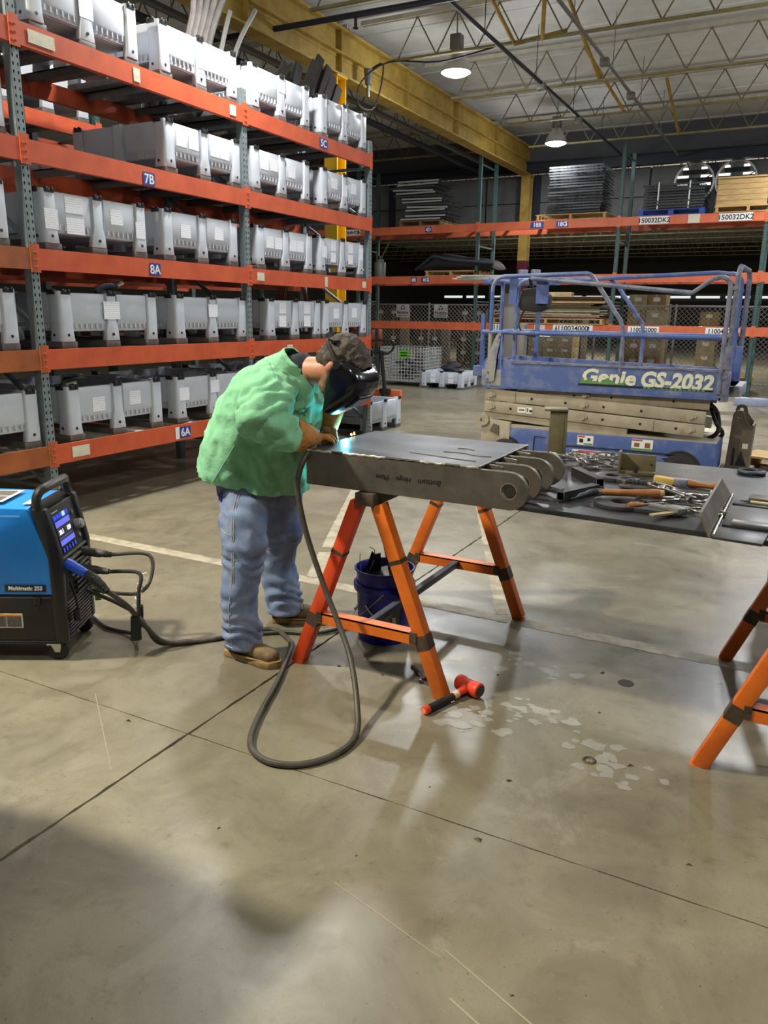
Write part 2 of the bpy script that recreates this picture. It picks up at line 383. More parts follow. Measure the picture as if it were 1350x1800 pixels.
for y in (6.85, 9.05, 11.24, 13.48, 15.65, 17.83): joist(y, XG + .12, 4.5)
for y in (2.4, 4.6): joist(y, XG + .12, 4.5, fine=False)
for k in range(5): joist(9.05 + 2.2 * k, -14.5, XG - .12, fine=False)
for k in range(12): joist(21.2 + 2.2 * k, -23.5, 11.5, z0=5.0 - .02 * k, fine=False)
# diagonal bridging, painted yellow, between the joists
for p, q in (((-3.95, 9.05, 5.72), (-4.0, 11.24, 5.22)), ((-4.0, 11.24, 5.2), (-3.3, 11.35, 5.3)), ((-3.3, 11.24, 5.7), (-3.35, 13.48, 5.24)), ((-2.9, 9.05, 5.72), (-3.6, 11.24, 5.2)),
             ((-3.6, 13.48, 5.7), (-3.4, 15.65, 5.24)), ((-2.7, 15.65, 5.7), (-2.75, 17.83, 5.24))):
    part('bridging_angle', MB().bar(p, q, .055, .012).bar(p, q, .012, .055), yellow, ceiling)
# yellow girder and its columns
gd = MB().box(XG - .012, XG + .012, -6, 19.9, 4.96, 5.56)
girder = part('girder', gd, yellow, ceiling)
part('top_flange', MB().box(XG - .11, XG + .11, -6, 19.9, 5.55, 5.585), yellow, girder)
part('bottom_flange', MB().box(XG - .13, XG + .13, -6, 19.9, 4.94, 4.965), yellow, girder)
part('rail_angle', MB().box(XG + .012, XG + .10, -6, 19.9, 5.24, 5.262).box(XG + .012, XG + .022, -6, 19.9, 5.20, 5.26), yellow, girder)
for y in np.arange(1.9, 19, 2.2): part('stiffener', MB().box(XG + .012, XG + .09, y - .006, y + .006, 4.97, 5.55), yellow, girder)
# (sprinkler and conduit pipes)
for (x, z, r, m) in ((-4.1, 5.12, .028, dark_steel), (-2.95, 5.1, .024, pipe_grey), (-7.35, 5.15, .05, pipe_grey), (-7.6, 5.05, .06, dark_steel), (-7.95, 5.2, .045, pipe_grey)):
    p = part('ceiling_pipe', MB().cyl((x, -3, z), (x, 19.4, z), r, n=10), m, ceiling)
    for y in np.arange(6, 19, 2.2): part('hanger', MB().cyl((x, y, z), (x, y, 5.85), .006, n=5).box(x - .02, x + .02, y - .012, y + .012, z - r - .006, z - r), m, p)
for x, y in ((-2.95, 12.1), (-2.95, 14.0), (-4.1, 12.9), (-4.1, 15.2)):
    part('junction_box', MB().box(x - .06, x + .06, y - .06, y + .06, 5.02, 5.12), pipe_grey, ceiling, bevel=.008)
part('ceiling_pipe', MB().cyl((-8.3, 9.1, 5.12), (-3.9, 9.2, 5.12), .035, n=10), dark_steel, ceiling)
part('sprinkler_head', MB().cyl((-5.3, 9.17, 5.12), (-5.3, 9.17, 4.98), .02, n=8).cyl((-5.3, 9.17, 4.98), (-5.3, 9.17, 4.97), .035, n=10), dark_steel, ceiling)
part('hanging_cable', MB().tube([(-6.3, 11.3, 5.15), (-6.05, 11.3, 5.2), (-6.3, 11.5, 4.7), (-6.3, 11.0, 4.62), (-6.2, 10.9, 4.9), (-5.9, 11.2, 5.2), (-5.1, 11.25, 5.12), (-4.3, 11.25, 5.2)], .012, 6), black_matt, ceiling)
part('cord_drop_box', MB().cyl((-6.28, 11.25, 4.95), (-6.28, 11.25, 5.16), .05, .07, 10).cyl((-6.28, 11.25, 4.78), (-6.28, 11.25, 4.95), .025, n=8), pipe_grey, ceiling)
# columns on the girder line
def column(y, cols, label):
    c = thing('steel_column', label, 'column', (XG, y, 0), group=None)
    for k, (z0, z1, m) in enumerate(cols):
        part('shaft', MB().box(-.11, .11, -.13, -.115, z0, z1).box(-.11, .11, .115, .13, z0, z1).box(-.008, .008, -.115, .115, z0, z1), m, c)
    part('base_plate', MB().box(-.17, .17, -.17, .17, 0, .02), cols[0][2], c)
    part('cap_plate', MB().box(-.13, .13, -.15, .15, 4.915, 4.938), cols[-1][2], c)
column(10.65, [(.02, 4.915, bright_yellow)], 'bright yellow steel column standing behind the left rack of grey bins')
column(19.75, [(.02, 2.95, red_post), (2.95, 4.915, yellow)], 'steel column painted dark red below and yellow above behind the far rack')
# header wall at the end of the hall: grey panels in a dark frame
YH = 20.1
wb_ = struct('wall_back', MB().box(-14.5, 4.5, YH + .05, YH + .12, 3.72, 5.0), dark_steel)
xs = np.arange(-14.5, 4.4, 1.36)
fans = ((-2.64, 4.60), (-1.76, 4.60))
for a in xs:
    for z0, z1 in ((3.72, 4.36), (4.36, 5.02)):
        part('wall_panel', MB().box(a + .025, a + 1.335, YH, YH + .06, z0 + .012, z1 - .012), wall_panel, wb_)
for x in xs[::3]: part('mullion', MB().box(x - .09, x + .09, YH - .06, YH + .05, 3.7, 5.0), dark_steel, wb_)
part('lintel_beam', MB().box(-14.5, 4.5, YH - .5, YH - .4, 5.0, 5.22).box(-14.5, 4.5, YH - .56, YH - .34, 5.2, 5.23).box(-14.5, 4.5, YH - .56, YH - .34, 4.98, 5.01), dark_steel, wb_)
part('lintel_fascia', MB().box(-14.5, 4.5, YH - .3, YH, 5.12, 5.86), mat('dim_fascia', (92, 94, 98), .8), wb_)
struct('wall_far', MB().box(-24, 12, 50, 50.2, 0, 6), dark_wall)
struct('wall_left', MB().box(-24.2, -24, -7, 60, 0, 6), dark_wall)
struct('wall_right', MB().box(12, 12.2, -7, 60, 0, 6), wall_panel)
struct('wall_near', MB().box(-24, 12, -7.2, -7, 0, 6), wall_panel)
# strip windows far away in the dark hall
wn = struct('window_1', MB().box(-22, 4, 49.9, 49.98, 2.55, 3.0), dark_steel)
daylit = emit('far_daylight_pane', (235, 240, 235), .9)
for k in range(16): part('pane', MB().box(-21.8 + k * 1.6, -20.5 + k * 1.6, 49.86, 49.89, 2.72, 2.86), daylit, wn)
# ================================================================ high bay lamps
lens_m = emit('lamp_lens', (255, 255, 255), 22)
alu = mat('spun_aluminium', (190, 190, 188), .3, metal=.8)
lamp_l = ['lit round high bay lamp nearest the yellow girder over the left rack', 'lit high bay lamp farther off, above the far rack of wire decks', 'high bay lamp above the man and the rack of grey bins', 'high bay lamp over the blue scissor lift on its right side',
          'high bay lamp above the wooden crate of the far rack', 'high bay lamp overhead on the left, nearest the camera', 'added fill lamp, unseen, far to the right, level with the sawhorses', 'added fill lamp, unseen, far to the right, level with the scissor lift', 'added fill lamp, unseen, overhead on the right, nearest the camera', 'high bay lamp behind the left rack', 'dim high bay lamp deep in the dark hall, left of the red column', 'dim high bay lamp in the dark hall behind the fence']
for (pos, watt, colr), lb in zip(LAMPS, lamp_l):
    t = thing('high_bay_lamp', lb, 'lamp', pos, group='high bay lamps under the roof')
    part('reflector', MB().lathe([(.07, .30), (.09, .26), (.2, .1), (.225, .02), (.225, .0), (.215, .0), (.19, .09), (.08, .25), (.06, .29), (.07, .30)], n=28), alu, t)
    part('lens', MB().lathe([(.001, -.055), (.11, -.045), (.18, -.02), (.212, .004), (.18, .03), (.001, .04)], n=28), lens_m, t)
    part('ballast_box', MB().box(-.08, .08, -.08, .08, .30, .5), pipe_grey, t, bevel=.01)
    part('hanger', MB().cyl((0, 0, .5), (0, 0, .82), .01, n=6), pipe_grey, t)
    ld = bpy.data.lights.new('lamp_light', 'AREA'); ld.shape = 'DISK'; ld.size = .34; ld.energy = watt; ld.color = colr
    lo = bpy.data.objects.new('lamp_light', ld); C.objects.link(lo); lo.parent = t; lo.location = (0, 0, -.065)
    up = bpy.data.lights.new('lamp_fill', 'POINT'); up.energy = watt * (.06 if pos[0] == -4.5 else .26 if pos[1] < 22 else .6); up.color = colr; up.shadow_soft_size = .2  # added point light below the lens, lifting ceiling and ambient level
    uo = bpy.data.objects.new('lamp_fill', up); C.objects.link(uo); uo.parent = t; uo.location = (0, 0, -.3)
# round fans set in the header wall
glow = emit('daylight_behind_fan', (255, 250, 240), 1.3)
for k, (x, z) in enumerate(fans):
    t = thing('wall_fan', ('left' if k == 0 else 'right') + ' one of two round wall fans with bright rims, ' + ('above the wire decks' if k == 0 else 'above the wooden crate'), 'fan', (x, YH - .03, z))
    fy = Matrix.Rotation(math.pi / 2, 4, 'X')
    part('rim', MB().lathe([(.40, -.02), (.44, -.02), (.44, .06), (.40, .06), (.40, -.02)], n=36, M=fy), white, t)
    for i in range(4):
        zz_ = -.27 + i * .17; hw = math.sqrt(max(.39 ** 2 - (abs(zz_) + .05) ** 2, .01))
        part('louvre', MB().box(-hw, hw, -.03, -.02, zz_ - .06, zz_ + .03), black_matt, t)
        if i > 0:
            for sx in (-1, 1): part('light_gap', MB().box(min(sx * .13, sx * hw), max(sx * .13, sx * hw), -.036, -.031, zz_ + .035, zz_ + .085), glow, t)
    part('motor', MB().cyl((0, -.16, -.05), (0, -.02, -.05), .12, n=16).cyl((0, -.19, -.05), (0, -.16, -.05), .05, n=12), dark_steel, t)
    for i in range(4):
        a = i * math.pi / 2 + .4
        part('guard_arm', MB().bar((.12 * math.cos(a), -.06, -.05 + .12 * math.sin(a)), (.42 * math.cos(a), -.06, .42 * math.sin(a)), .02, .02, up=(0, 1, 0)), dark_steel, t)
# ================================================================ pallet racks
_post = {}
def post_mesh(m, Hh, wd=.076, dp=.07):
    """upright channel; its front face (local -Y) carries two columns of real tear-drop holes"""
    k = (m.name, Hh)
    if k in _post: return _post[k]
    mb = MB(); n = int(Hh / .0508); cw = wd / 2; hole = [(-.3, .0), (-.26, .3), (0, .42), (.26, .3), (.3, 0), (.16, -.42), (0, -.48), (-.16, -.42)]
    rect = [(-1, 0), (-1, 1), (0, 1), (1, 1), (1, 0), (1, -1), (0, -1), (-1, -1)]
    for c in (-.5, .5):
        for i in range(n):
            zc = (i + .5) * Hh / n; hz = Hh / n / 2; o = len(mb.v)
            for u, v in rect: mb.v.append((c * cw + u * cw / 2, 0, zc + v * hz))
            for u, v in hole: mb.v.append((c * cw + u * cw * .52, 0, zc + v * hz * 1.1))
            for a in range(8):
                b = (a + 1) % 8; mb.f.append((o + a, o + b, o + 8 + b, o + 8 + a))
    mb.box(-wd / 2, -wd / 2 + .003, 0, dp, 0, Hh).box(wd / 2 - .003, wd / 2, 0, dp, 0, Hh).box(-wd / 2, wd / 2, dp - .004, dp, 0, Hh)
    mb.box(-wd / 2 - .02, wd / 2 + .02, -.02, dp + .02, 0, .006)
    _post[k] = mesh_of('post', mb, m, smooth=False, fix=False); return _post[k]
_beam = {}
def beam_mesh(m, Lg, front=True, hb=.15):
    k = (m.name, round(Lg, 3), hb)
    if k in _beam: return _beam[k]
    mb = MB().prism([(0, 0), (.045, 0), (.045, hb - .035), (.02, hb - .035), (.02, hb), (0, hb)], lambda u, v, d: (d, u, v), 0, Lg)
    for s in (0, 1):
        x = 0 if s == 0 else Lg
        mb.box(x - (.055 if s == 0 else 0), x + (.0 if s == 0 else .055), -.006, .0, -.02, hb + .03)          # end plate against the post
        for zc in (.02, .07, .12):
            xx = x + (-.03 if s == 0 else .03); mb.cyl((xx, -.012, zc), (xx, -.005, zc), .009, n=6)
    _beam[k] = mesh_of('beam', mb, m, smooth=False); return _beam[k]
def put(name, me, parent, M):
    o = bpy.data.objects.new(name, me); C.objects.link(o); o.parent = parent; o.matrix_local = M; return o
def sign(parent, x, y, z, wd, ht, base, txt=None, size=.08, tm=None, bold=.002, xs=1.):
    o = part('sign', MB().box(-wd / 2, wd / 2, -.0022, 0, -ht / 2, ht / 2), base, parent, loc=(x, y, z))
    if txt: text(txt, size, tm or white, o, face_m(0, -.0026, -.004), bold=bold, xscale=xs)
    return o

# ---- left rack: local x runs along world +Y, the open front faces world +X
LR = thing('pallet_rack', 'tall orange pallet rack along the left side loaded with grey bins', 'rack', M=T(-5.0, 4.0, 0, math.pi / 2))
LZ = [.435, 1.16, 1.88, 2.61, 3.355]; HB = .15; DEP = 1.06
pm = post_mesh(sage, 3.66)
for u in (-2.5, 0, 2.52, 5.04):
    put('post', pm, LR, T(u, 0, 0)); put('post', pm, LR, T(u, DEP, 0, math.pi))
    for k, z in enumerate(np.arange(.25, 3.5, .62)):
        part('frame_brace', MB().bar((u, .07, z), (u, DEP - .07, z), .03, .03).bar((u, .07, z), (u, DEP - .07, z + .62), .03, .03), sage, LR)
for bay, (u0_, u1_) in enumerate(((-2.5, 0), (0, 2.52), (2.52, 5.04))):
    Lb = u1_ - u0_ - .08
    for k, z in enumerate(LZ):
        om = orange_old if (bay == 0 and k < 3) else orange_beam
        put('beam', beam_mesh(om, Lb), LR, T(u0_ + .04, -.012, z)); put('beam', beam_mesh(orange_beam, Lb), LR, T(u1_ - .04, DEP + .012, z, math.pi))
        for f in (.12, .37, .63, .88):
            part('support_bar', MB().box(u0_ + .04 + Lb * f - .05, u0_ + .04 + Lb * f + .05, .02, DEP - .02, z + HB - .012, z + HB - .002).box(u0_ + .04 + Lb * f - .05, u0_ + .04 + Lb * f - .044, .04, DEP - .04, z + .08, z + HB - .002), white if (bay == 1 and k == 0 and f in (.37, .63)) else pipe_grey, LR)
yf = -.016
sign(LR, 1.19, yf, LZ[3] + .055, .135, .10, sign_blue, '7B', .105)
sign(LR, 1.20, yf, LZ[2] + .065, .13, .10, sign_blue, '8A', .105)
sign(LR, 1.47, yf, LZ[0] + .075, .14, .10, sign_blue, '6A', .105)
sign(LR, 1.365, yf, LZ[0] + .075, .05, .11, white)
sign(LR, 3.92, yf, LZ[4] + .075, .16, .10, sign_blue, '5C', .105)
for x, z, a, b in ((.22, 4, .22, .085), (.26, 0, .17, .085), (1.12, 4, .07, .10), (2.33, 4, .09, .09), (2.70, 2, .12, .08), (3.96, 2, .06, .11), (4.86, 2, .09, .075), (4.9, 0, .07, .07), (3.2, 1, .1, .05)):
    sign(LR, x, yf, LZ[z] + .075, a, b, cream)
part('column_guard', MB().tube([(0, -.03, .26), (0, -.035, .27)], .02, 8, smooth=1), chrome, LR)

# ---- grey bulk bins
BW, BD, BH = 1.04, 1.12, .43
def bin_parts():
    P = {}
    t = MB(); th = .025; e = .125; gp = .022
    X1, Y1 = BD / 2, BW / 2; ins = .014
    t.box(-X1 + .05, X1 - .05, -Y1 + .05, Y1 - .05, .125, .15)                       # floor
    for s in (-1, 1):                                                          # inner wall liners
        t.box(min(s * (X1 - .05), s * (X1 - .032)), max(s * (X1 - .05), s * (X1 - .032)), -Y1 + .032, Y1 - .032, .13, BH - .014)
        t.box(-X1 + .032, X1 - .032, min(s * (Y1 - .05), s * (Y1 - .032)), max(s * (Y1 - .05), s * (Y1 - .032)), .13, BH - .014)
    P['tub'] = mesh_of('tub', t, bin_grey, bevel=.004)
    def panel(Wd):
        """bulged wall panel between the posts; local x = outwards, y = along; its lower edge slopes in"""
        m = MB(); prof = [(-.04, BH - .012), (-.004, BH - .012), (.0, BH - .02), (.0, .20), (-.006, .185), (-.05, .13), (-.06, .13)]
        return m.prism(prof, lambda u, v, d: (u, d, v), -Wd / 2, Wd / 2)
    wf = (BW - 2 * e - .10 - 2 * gp) / 2; ws = (BD - 2 * e - .10 - 2 * gp) / 2
    P['wall_panel'] = mesh_of('wall_panel', panel(wf), bin_grey, bevel=.007); P['side_panel'] = mesh_of('wall_panel', panel(ws), bin_grey, bevel=.007)
    c = MB()
    poly = [(0, -.03), (0, -e + .01), (-.012, -e), (-.048, -e), (-.048, -.048), (-e, -.048), (-e, -.012), (-e + .01, 0), (-.03, 0), (-.012, -.006), (-.005, -.014)]
    n = len(poly); zs = ((.05, 1.10), (.12, 1.02), (.24, 1.0), (BH, .97))
    c.v = [(u * (k if abs(u) > .1 else 1), v * (k if abs(v) > .1 else 1), z) for z, k in zs for u, v in poly]
    c.f = [tuple(reversed(range(n))), tuple(range(3 * n, 4 * n))] + [(q * n + i_, q * n + (i_ + 1) % n, (q + 1) * n + (i_ + 1) % n, (q + 1) * n + i_) for q in range(3) for i_ in range(n)]
    P['corner_post'] = mesh_of('corner_post', c, bin_grey, bevel=.004)
    m = MB(); m.prism([(-.046, BH - .004), (-.046, .2), (-.062, .13), (-.07, .05), (.07, .05), (.062, .13), (.046, .2), (.046, BH - .004)], lambda u, v, d: (d, u, v), -.055, -.004)
    P['center_post'] = mesh_of('center_post', m, bin_grey, bevel=.006)
    P['runner'] = mesh_of('runner', MB().box(-BD / 2 + .006, BD / 2 - .006, -.075, .075, 0, .05), bin_dark, bevel=.005)
    def ribs(Wd):
        m = MB(); k_ = int(Wd / .05)
        for q in range(k_):
            y = (q - (k_ - 1) / 2) * Wd / k_ * .96; m.prism([(-.058, .128), (-.0, .15), (.0, .188), (-.03, .188)], lambda u, v, d: (u, d, v), y - .005, y + .005)
        return m
    P['underside_ribs'] = mesh_of('underside_ribs', ribs(wf), bin_grey); P['side_ribs'] = mesh_of('underside_ribs', ribs(ws), bin_grey)
    P['latch'] = mesh_of('latch', MB().box(-.012, .006, -.042, .042, -.026, .008).box(-.006, .012, -.034, -.016, -.012, .014).box(-.006, .012, .016, .034, -.012, .014), black, bevel=.002)
    P['plug'] = mesh_of('plug', MB().cyl((-.004, 0, 0), (.0025, 0, 0), .012, n=10), black)
    P['wf'], P['ws'], P['e'] = wf, ws, e
    return P
BP = bin_parts()
def make_bin(label, M, group, side=True, plain=False):
    b = thing('bulk_bin', label, 'bin', M=M, group=group)
    put('tub', BP['tub'], b, Matrix()); cf = (.05 + .022 + BP['wf'] / 2); cs = (.05 + .022 + BP['ws'] / 2)
    for sg in (1, -1):
        put('wall_panel', BP['wall_panel'], b, T(BD / 2 - .014, sg * cf, 0)); put('underside_ribs', BP['underside_ribs'], b, T(BD / 2 - .014, sg * cf, 0))['kind'] = 'stuff'
        put('wall_panel', BP['wall_panel'], b, T(-BD / 2 + .014, sg * cf, 0, math.pi))
        put('wall_panel', BP['side_panel'], b, T(sg * cs, -BW / 2 + .014, 0, -math.pi / 2)); put('underside_ribs', BP['side_ribs'], b, T(sg * cs, -BW / 2 + .014, 0, -math.pi / 2))['kind'] = 'stuff'
        put('wall_panel', BP['side_panel'], b, T(sg * cs, BW / 2 - .014, 0, math.pi / 2))
    for k, (sx, sy) in enumerate(((1, 1), (-1, 1), (-1, -1), (1, -1))): put('corner_post', BP['corner_post'], b, T(sx * BD / 2, sy * BW / 2, 0, [0, math.pi / 2, math.pi, -math.pi / 2][k]) @ Matrix.Diagonal((1, 1, 1, 1)))
    put('center_post', BP['center_post'], b, T(BD / 2, 0, 0)); put('center_post', BP['center_post'], b, T(-BD / 2, 0, 0, math.pi))
    if side: put('center_post', BP['center_post'], b, T(0, -BW / 2, 0, -math.pi / 2)); put('center_post', BP['center_post'], b, T(0, BW / 2, 0, math.pi / 2))
    for y in (-BW / 2 + .078, 0, BW / 2 - .078): put('runner', BP['runner'], b, T(0, y, 0))
    if not plain:
        for y in (-BW / 2 + .068, 0, BW / 2 - .068): put('latch', BP['latch'], b, T(BD / 2, y, BH)); put('plug', BP['plug'], b, T(BD / 2, y, .10))
        for x in (BD / 2 - .08, -BD / 2 + .08):
            put('latch', BP['latch'], b, T(x, -BW / 2, BH, -math.pi / 2)); put('plug', BP['plug'], b, T(x, -BW / 2, .10, -math.pi / 2))
    return b
_lab = {}
def label_on(b, y, z, wd=.13, ht=.12, m=None):
    """paper sheet on the front (local +X); on a tub wall it sits 5 cm farther in"""
    on_post = abs(y) < .05 or abs(y) > BW / 2 - .15
    k = (wd, ht, m or paper)
    if k not in _lab: _lab[k] = mesh_of('paper_label', MB().box(0, .0015, -wd / 2, wd / 2, -ht / 2, ht / 2), m or paper, smooth=False)
    put('paper_label', _lab[k], b, T(BD / 2 - (.004 if abs(y) < .05 else 0 if on_post else .014) + .001, y, z))
level_word = ['bottom', 'second', 'third', 'fourth', 'top']
bay_word = ['left bay cut by the photo edge', 'middle bay', 'far bay']
BIN_X = -5.02 - BD / 2
def shelf_bin(bay, k, y0, side, labels, back=0., extra=''):
    lb = 'grey bin with ' + extra + ', ' + level_word[k] + ' shelf, ' + side + (' in the ' + bay_word[bay] if bay else ', left edge bay')
    b = make_bin(lb, T(BIN_X - back, y0 + BW / 2, LZ[k] + HB), 'grey bins on the left rack')
    for a in labels: label_on(b, *a)
    return b
N2 = 'two paper labels'; N1 = 'one paper label'
#        bay level  y0    place                     labels (y, z, w, h)
for a in ((1, 0, 4.20, 'nearer', [(-.2, .27), (.2, .29)], 0, N2), (1, 0, 5.42, 'farther', [(-.42, .27), (.02, .31)], 0, N2),
          (1, 1, 4.20, 'nearer', [(.0, .29, .17, .14)], 0, N1), (1, 1, 5.46, 'farther', [(.0, .30, .13, .12)], 0, N1),
          (1, 2, 4.13, 'nearer', [(-.45, .22, .12, .14), (-.22, .34, .17, .12), (-.22, .19, .17, .12), (.2, .3), (.44, .22, .1, .13)], 0, 'five paper labels'), (1, 2, 5.36, 'farther', [(-.22, .27), (.24, .29)], 0, 'one label on each half'),
          (1, 3, 5.44, 'farther', [(-.3, .3), (-.14, .3), (.15, .29), (.29, .29)], 0, 'four paper labels'),
          (1, 4, 4.16, 'nearer', [(.0, .3, .13, .2)], 0, 'a tall paper label'), (1, 4, 5.43, 'farther', [(.02, .25, .12, .13)], 0, 'one small centre label'),
          (2, 4, 6.67, 'nearer', [(.0, .33, .12, .12)], 0, 'one centre label'), (2, 4, 7.93, 'farther', [(.0, .31, .12, .12)], 0, 'one label on its middle'),
          (2, 3, 6.66, 'nearer', [(-.3, .3), (-.14, .31), (.18, .29)], 0, 'three paper labels'), (2, 3, 7.93, 'farther', [(-.22, .3), (0, .25, .1, .13), (.22, .3)], 0, 'three labels'),
          (2, 2, 6.70, 'nearer', [(-.28, .28), (-.13, .28), (.14, .28), (.28, .28)], 0, 'four labels'), (2, 2, 7.88, 'farther', [(-.42, .26, .1, .13), (-.2, .34, .11, .11), (-.2, .21, .11, .11), (.2, .34, .12, .11), (.2, .21, .12, .11), (.44, .29, .09, .14)], 0, 'six paper labels'),
          (2, 1, 6.86, 'nearer', [(-.24, .34, .13, .12), (-.24, .2, .13, .12), (.24, .34, .13, .12), (.24, .2, .13, .12)], 0, 'two pairs of labels'), (2, 1, 7.96, 'farther', [(-.22, .29), (.22, .3)], 0, N2),
          (2, 0, 6.70, 'nearer', [(.2, .3)], 0, N1), (2, 0, 7.92, 'farther', [], 0, 'no label'),
          (0, 0, 2.90, 'farther end', [], 0, 'no label'), (0, 1, 2.80, 'farther end', [], 0, 'no label'), (0, 2, 2.80, 'farther end', [], 0, 'no label'), (0, 3, 2.86, 'farther end', [], 0, 'no label'), (0, 4, 2.8, 'farther end', [], 0, 'no label')):
    shelf_bin(*a)
# the second row seen through the shelves: bins set on a rack behind
RR = thing('pallet_rack', 'rear pallet rack seen through the shelves behind the left rack', 'rack', M=T(-6.95, 4.0, 0, math.pi / 2))
pm2 = post_mesh(sage_far, 3.6)
for u in (0, 2.52, 5.04):
    for v in (0, DEP): put('post', pm2, RR, T(u, v, 0, 0 if v == 0 else math.pi))
for (u0_, u1_) in ((0, 2.52), (2.52, 5.04)):
    for z in LZ:
        put('beam', beam_mesh(orange_beam, u1_ - u0_ - .08), RR, T(u0_ + .04, -.012, z)); put('beam', beam_mesh(orange_beam, u1_ - u0_ - .08), RR, T(u1_ - .04, DEP + .012, z, math.pi))
        for f in (.15, .38, .62, .85): part('support_bar', MB().box(u0_ + .04 + 2.44 * f - .05, u0_ + .04 + 2.44 * f + .05, .02, DEP - .02, z + HB - .012, z + HB - .002), pipe_grey, RR)
for k, y0, wd in ((3, 4.1, 'nearer'), (3, 5.3, 'farther'), (4, 4.2, 'nearer'), (4, 5.4, 'farther'), (2, 4.2, 'nearer'), (1, 4.2, 'nearer'), (1, 5.5, 'farther')):
    make_bin('grey bin on the ' + level_word[k] + ' shelf of the rear rack, ' + wd + ' end', T(-6.97 - BD / 2, y0 + BW / 2, LZ[k] + HB), 'grey bins on the rear rack', plain=True)
# loose things in and on the bins
def hoses(nm, label, pts_list, r, m, cat, group=None):
    t = thing(nm, label, cat, pts_list[0][0])
    for p in pts_list: part('tube', MB().tube(p, r, 8), m, t, world=True)
    return t
hoses('foam_tubes', 'bundle of grey bent foam tubes standing in a top shelf bin', [[(-5.6, 6.42 + i * .075, 3.62), (-5.6, 6.45 + i * .075, 4.1), (-5.6, 6.55 + i * .08, 4.4), (-5.58 + .01 * i, 6.56 + i * .11, 4.72)] for i in range(5)], .032, foam, 'foam tubes')
hoses('angle_strips', 'two loose grey steel strips leaning out of a top shelf bin', [[(-5.6, 6.75, 3.62), (-5.6, 7.0, 4.3), (-5.6, 7.12, 4.58)], [(-5.6, 6.95, 3.62), (-5.6, 7.2, 4.25), (-5.6, 7.55, 4.72)]], .024, pipe_grey, 'strips')
t = thing('plank_bundle', 'bundle of dark wooden slats sticking up from the far top bins', 'slats', (-5.7, 8.6, 3.55))
for i in range(13):
    y = 7.95 + i * .105; h = 4.30 + .10 * rnd.random() + .22 * math.exp(-((i - 7) / 3.5) ** 2)
    part('slat', MB().bar((-5.75 + rnd.uniform(-.05, .05), y - .15, 3.66), (-5.6 + rnd.uniform(-.1, .1), y + .12, h), .13, .03, up=(1, 0, 0)), mat('dark_slat', (58, 52, 44), .8, col2=(40, 36, 32), scale=8), t, world=True)
t = thing('cardboard_box', 'small open cardboard box on the top shelf above the 7B beam', 'box', (-5.5, 5.2, 3.93))
part('box_body', MB().box(-.12, .12, -.1, .1, .0, .16), card, t); part('flap', MB().bar((-.12, 0, .16), (-.2, 0, .27), .2, .004, up=(1, 0, 0)), card, t)
t = thing('hinge_casting', 'dark cast hinge lying on the rim of a bin on the second shelf', 'casting', (-5.1, 4.82, 1.74))
part('arm', MB().tube([(-5.08, 4.62, 1.74), (-5.08, 4.72, 1.79), (-5.1, 4.86, 1.80)], .022, 8), dark_steel, t, world=True); part('bolt', MB().cyl((-5.1, 4.86, 1.8), (-5.06, 4.9, 1.83), .018, n=8), chrome, t, world=True)
part('web', MB().bar((-5.08, 4.62, 1.75), (-5.08, 4.88, 1.74), .03, .02), dark_steel, t, world=True)
t = thing('hose_coil', 'tangle of black hose and fittings on top of the bottom shelf bin', 'hose', (-5.2, 4.3, 1.02))
part('coil', MB().tube([(-5.1, 4.22, 1.02), (-5.15, 4.3, 1.05), (-5.1, 4.42, 1.07), (-5.2, 4.52, 1.06), (-5.3, 4.42, 1.05), (-5.15, 4.35, 1.05)], .014, 7), black_matt, t, world=True)
part('fitting', MB().cyl((-5.07, 4.24, 1.03), (-5.02, 4.3, 1.05), .02, n=8), chrome, t, world=True)
t = thing('cable_reel', 'copper brown cable coil standing on the far second shelf', 'cable', (-5.75, 8.35, 1.74))
for i in range(5): part('turn', MB().tube([(-5.75 + i * .02, 8.35 + (.3 - i * .015) * math.cos(a), 1.75 + (.3 - i * .015) * math.sin(a)) for a in np.linspace(0, 2 * math.pi, 25)], .011, 6, smooth=1), mat('copper_brown', (142, 72, 52), .5), t, world=True)

# ================================================================ far rack
XF, YF = -9.75, 17.0
FR = thing('pallet_rack', 'long orange pallet rack across the far end under the header wall', 'rack', (XF, YF, 0))
FU = [XF - XF - 2.9, 0, 3.07, 6.14, 8.88, 11.6]
pf = post_mesh(sage_far, 4.95)
for u in FU:
    put('post', pf, FR, T(u, 0, 0)); put('post', pf, FR, T(u, 1.06, 0, math.pi))
    for z in (.3, 1.9, 3.1, 4.8): part('frame_brace', MB().bar((u, .07, z), (u, .99, z), .03, .03), sage_far, FR)
FZ = [1.265, 2.295, 3.40]
for a, b in zip(FU, FU[1:]):
    for k, z in enumerate(FZ):
        put('beam', beam_mesh(orange_far, b - a - .08, hb=.17), FR, T(a + .04, -.012, z)); put('beam', beam_mesh(orange_far, b - a - .08, hb=.17), FR, T(b - .04, 1.072, z, math.pi))
        for f in (.12, .37, .63, .88):
            xx = a + .04 + (b - a - .08) * f
            part('support_bar', MB().box(xx - .045, xx + .045, .02, 1.04, z + .157, z + .168), pipe_grey, FR)
fx = lambda X: X - XF
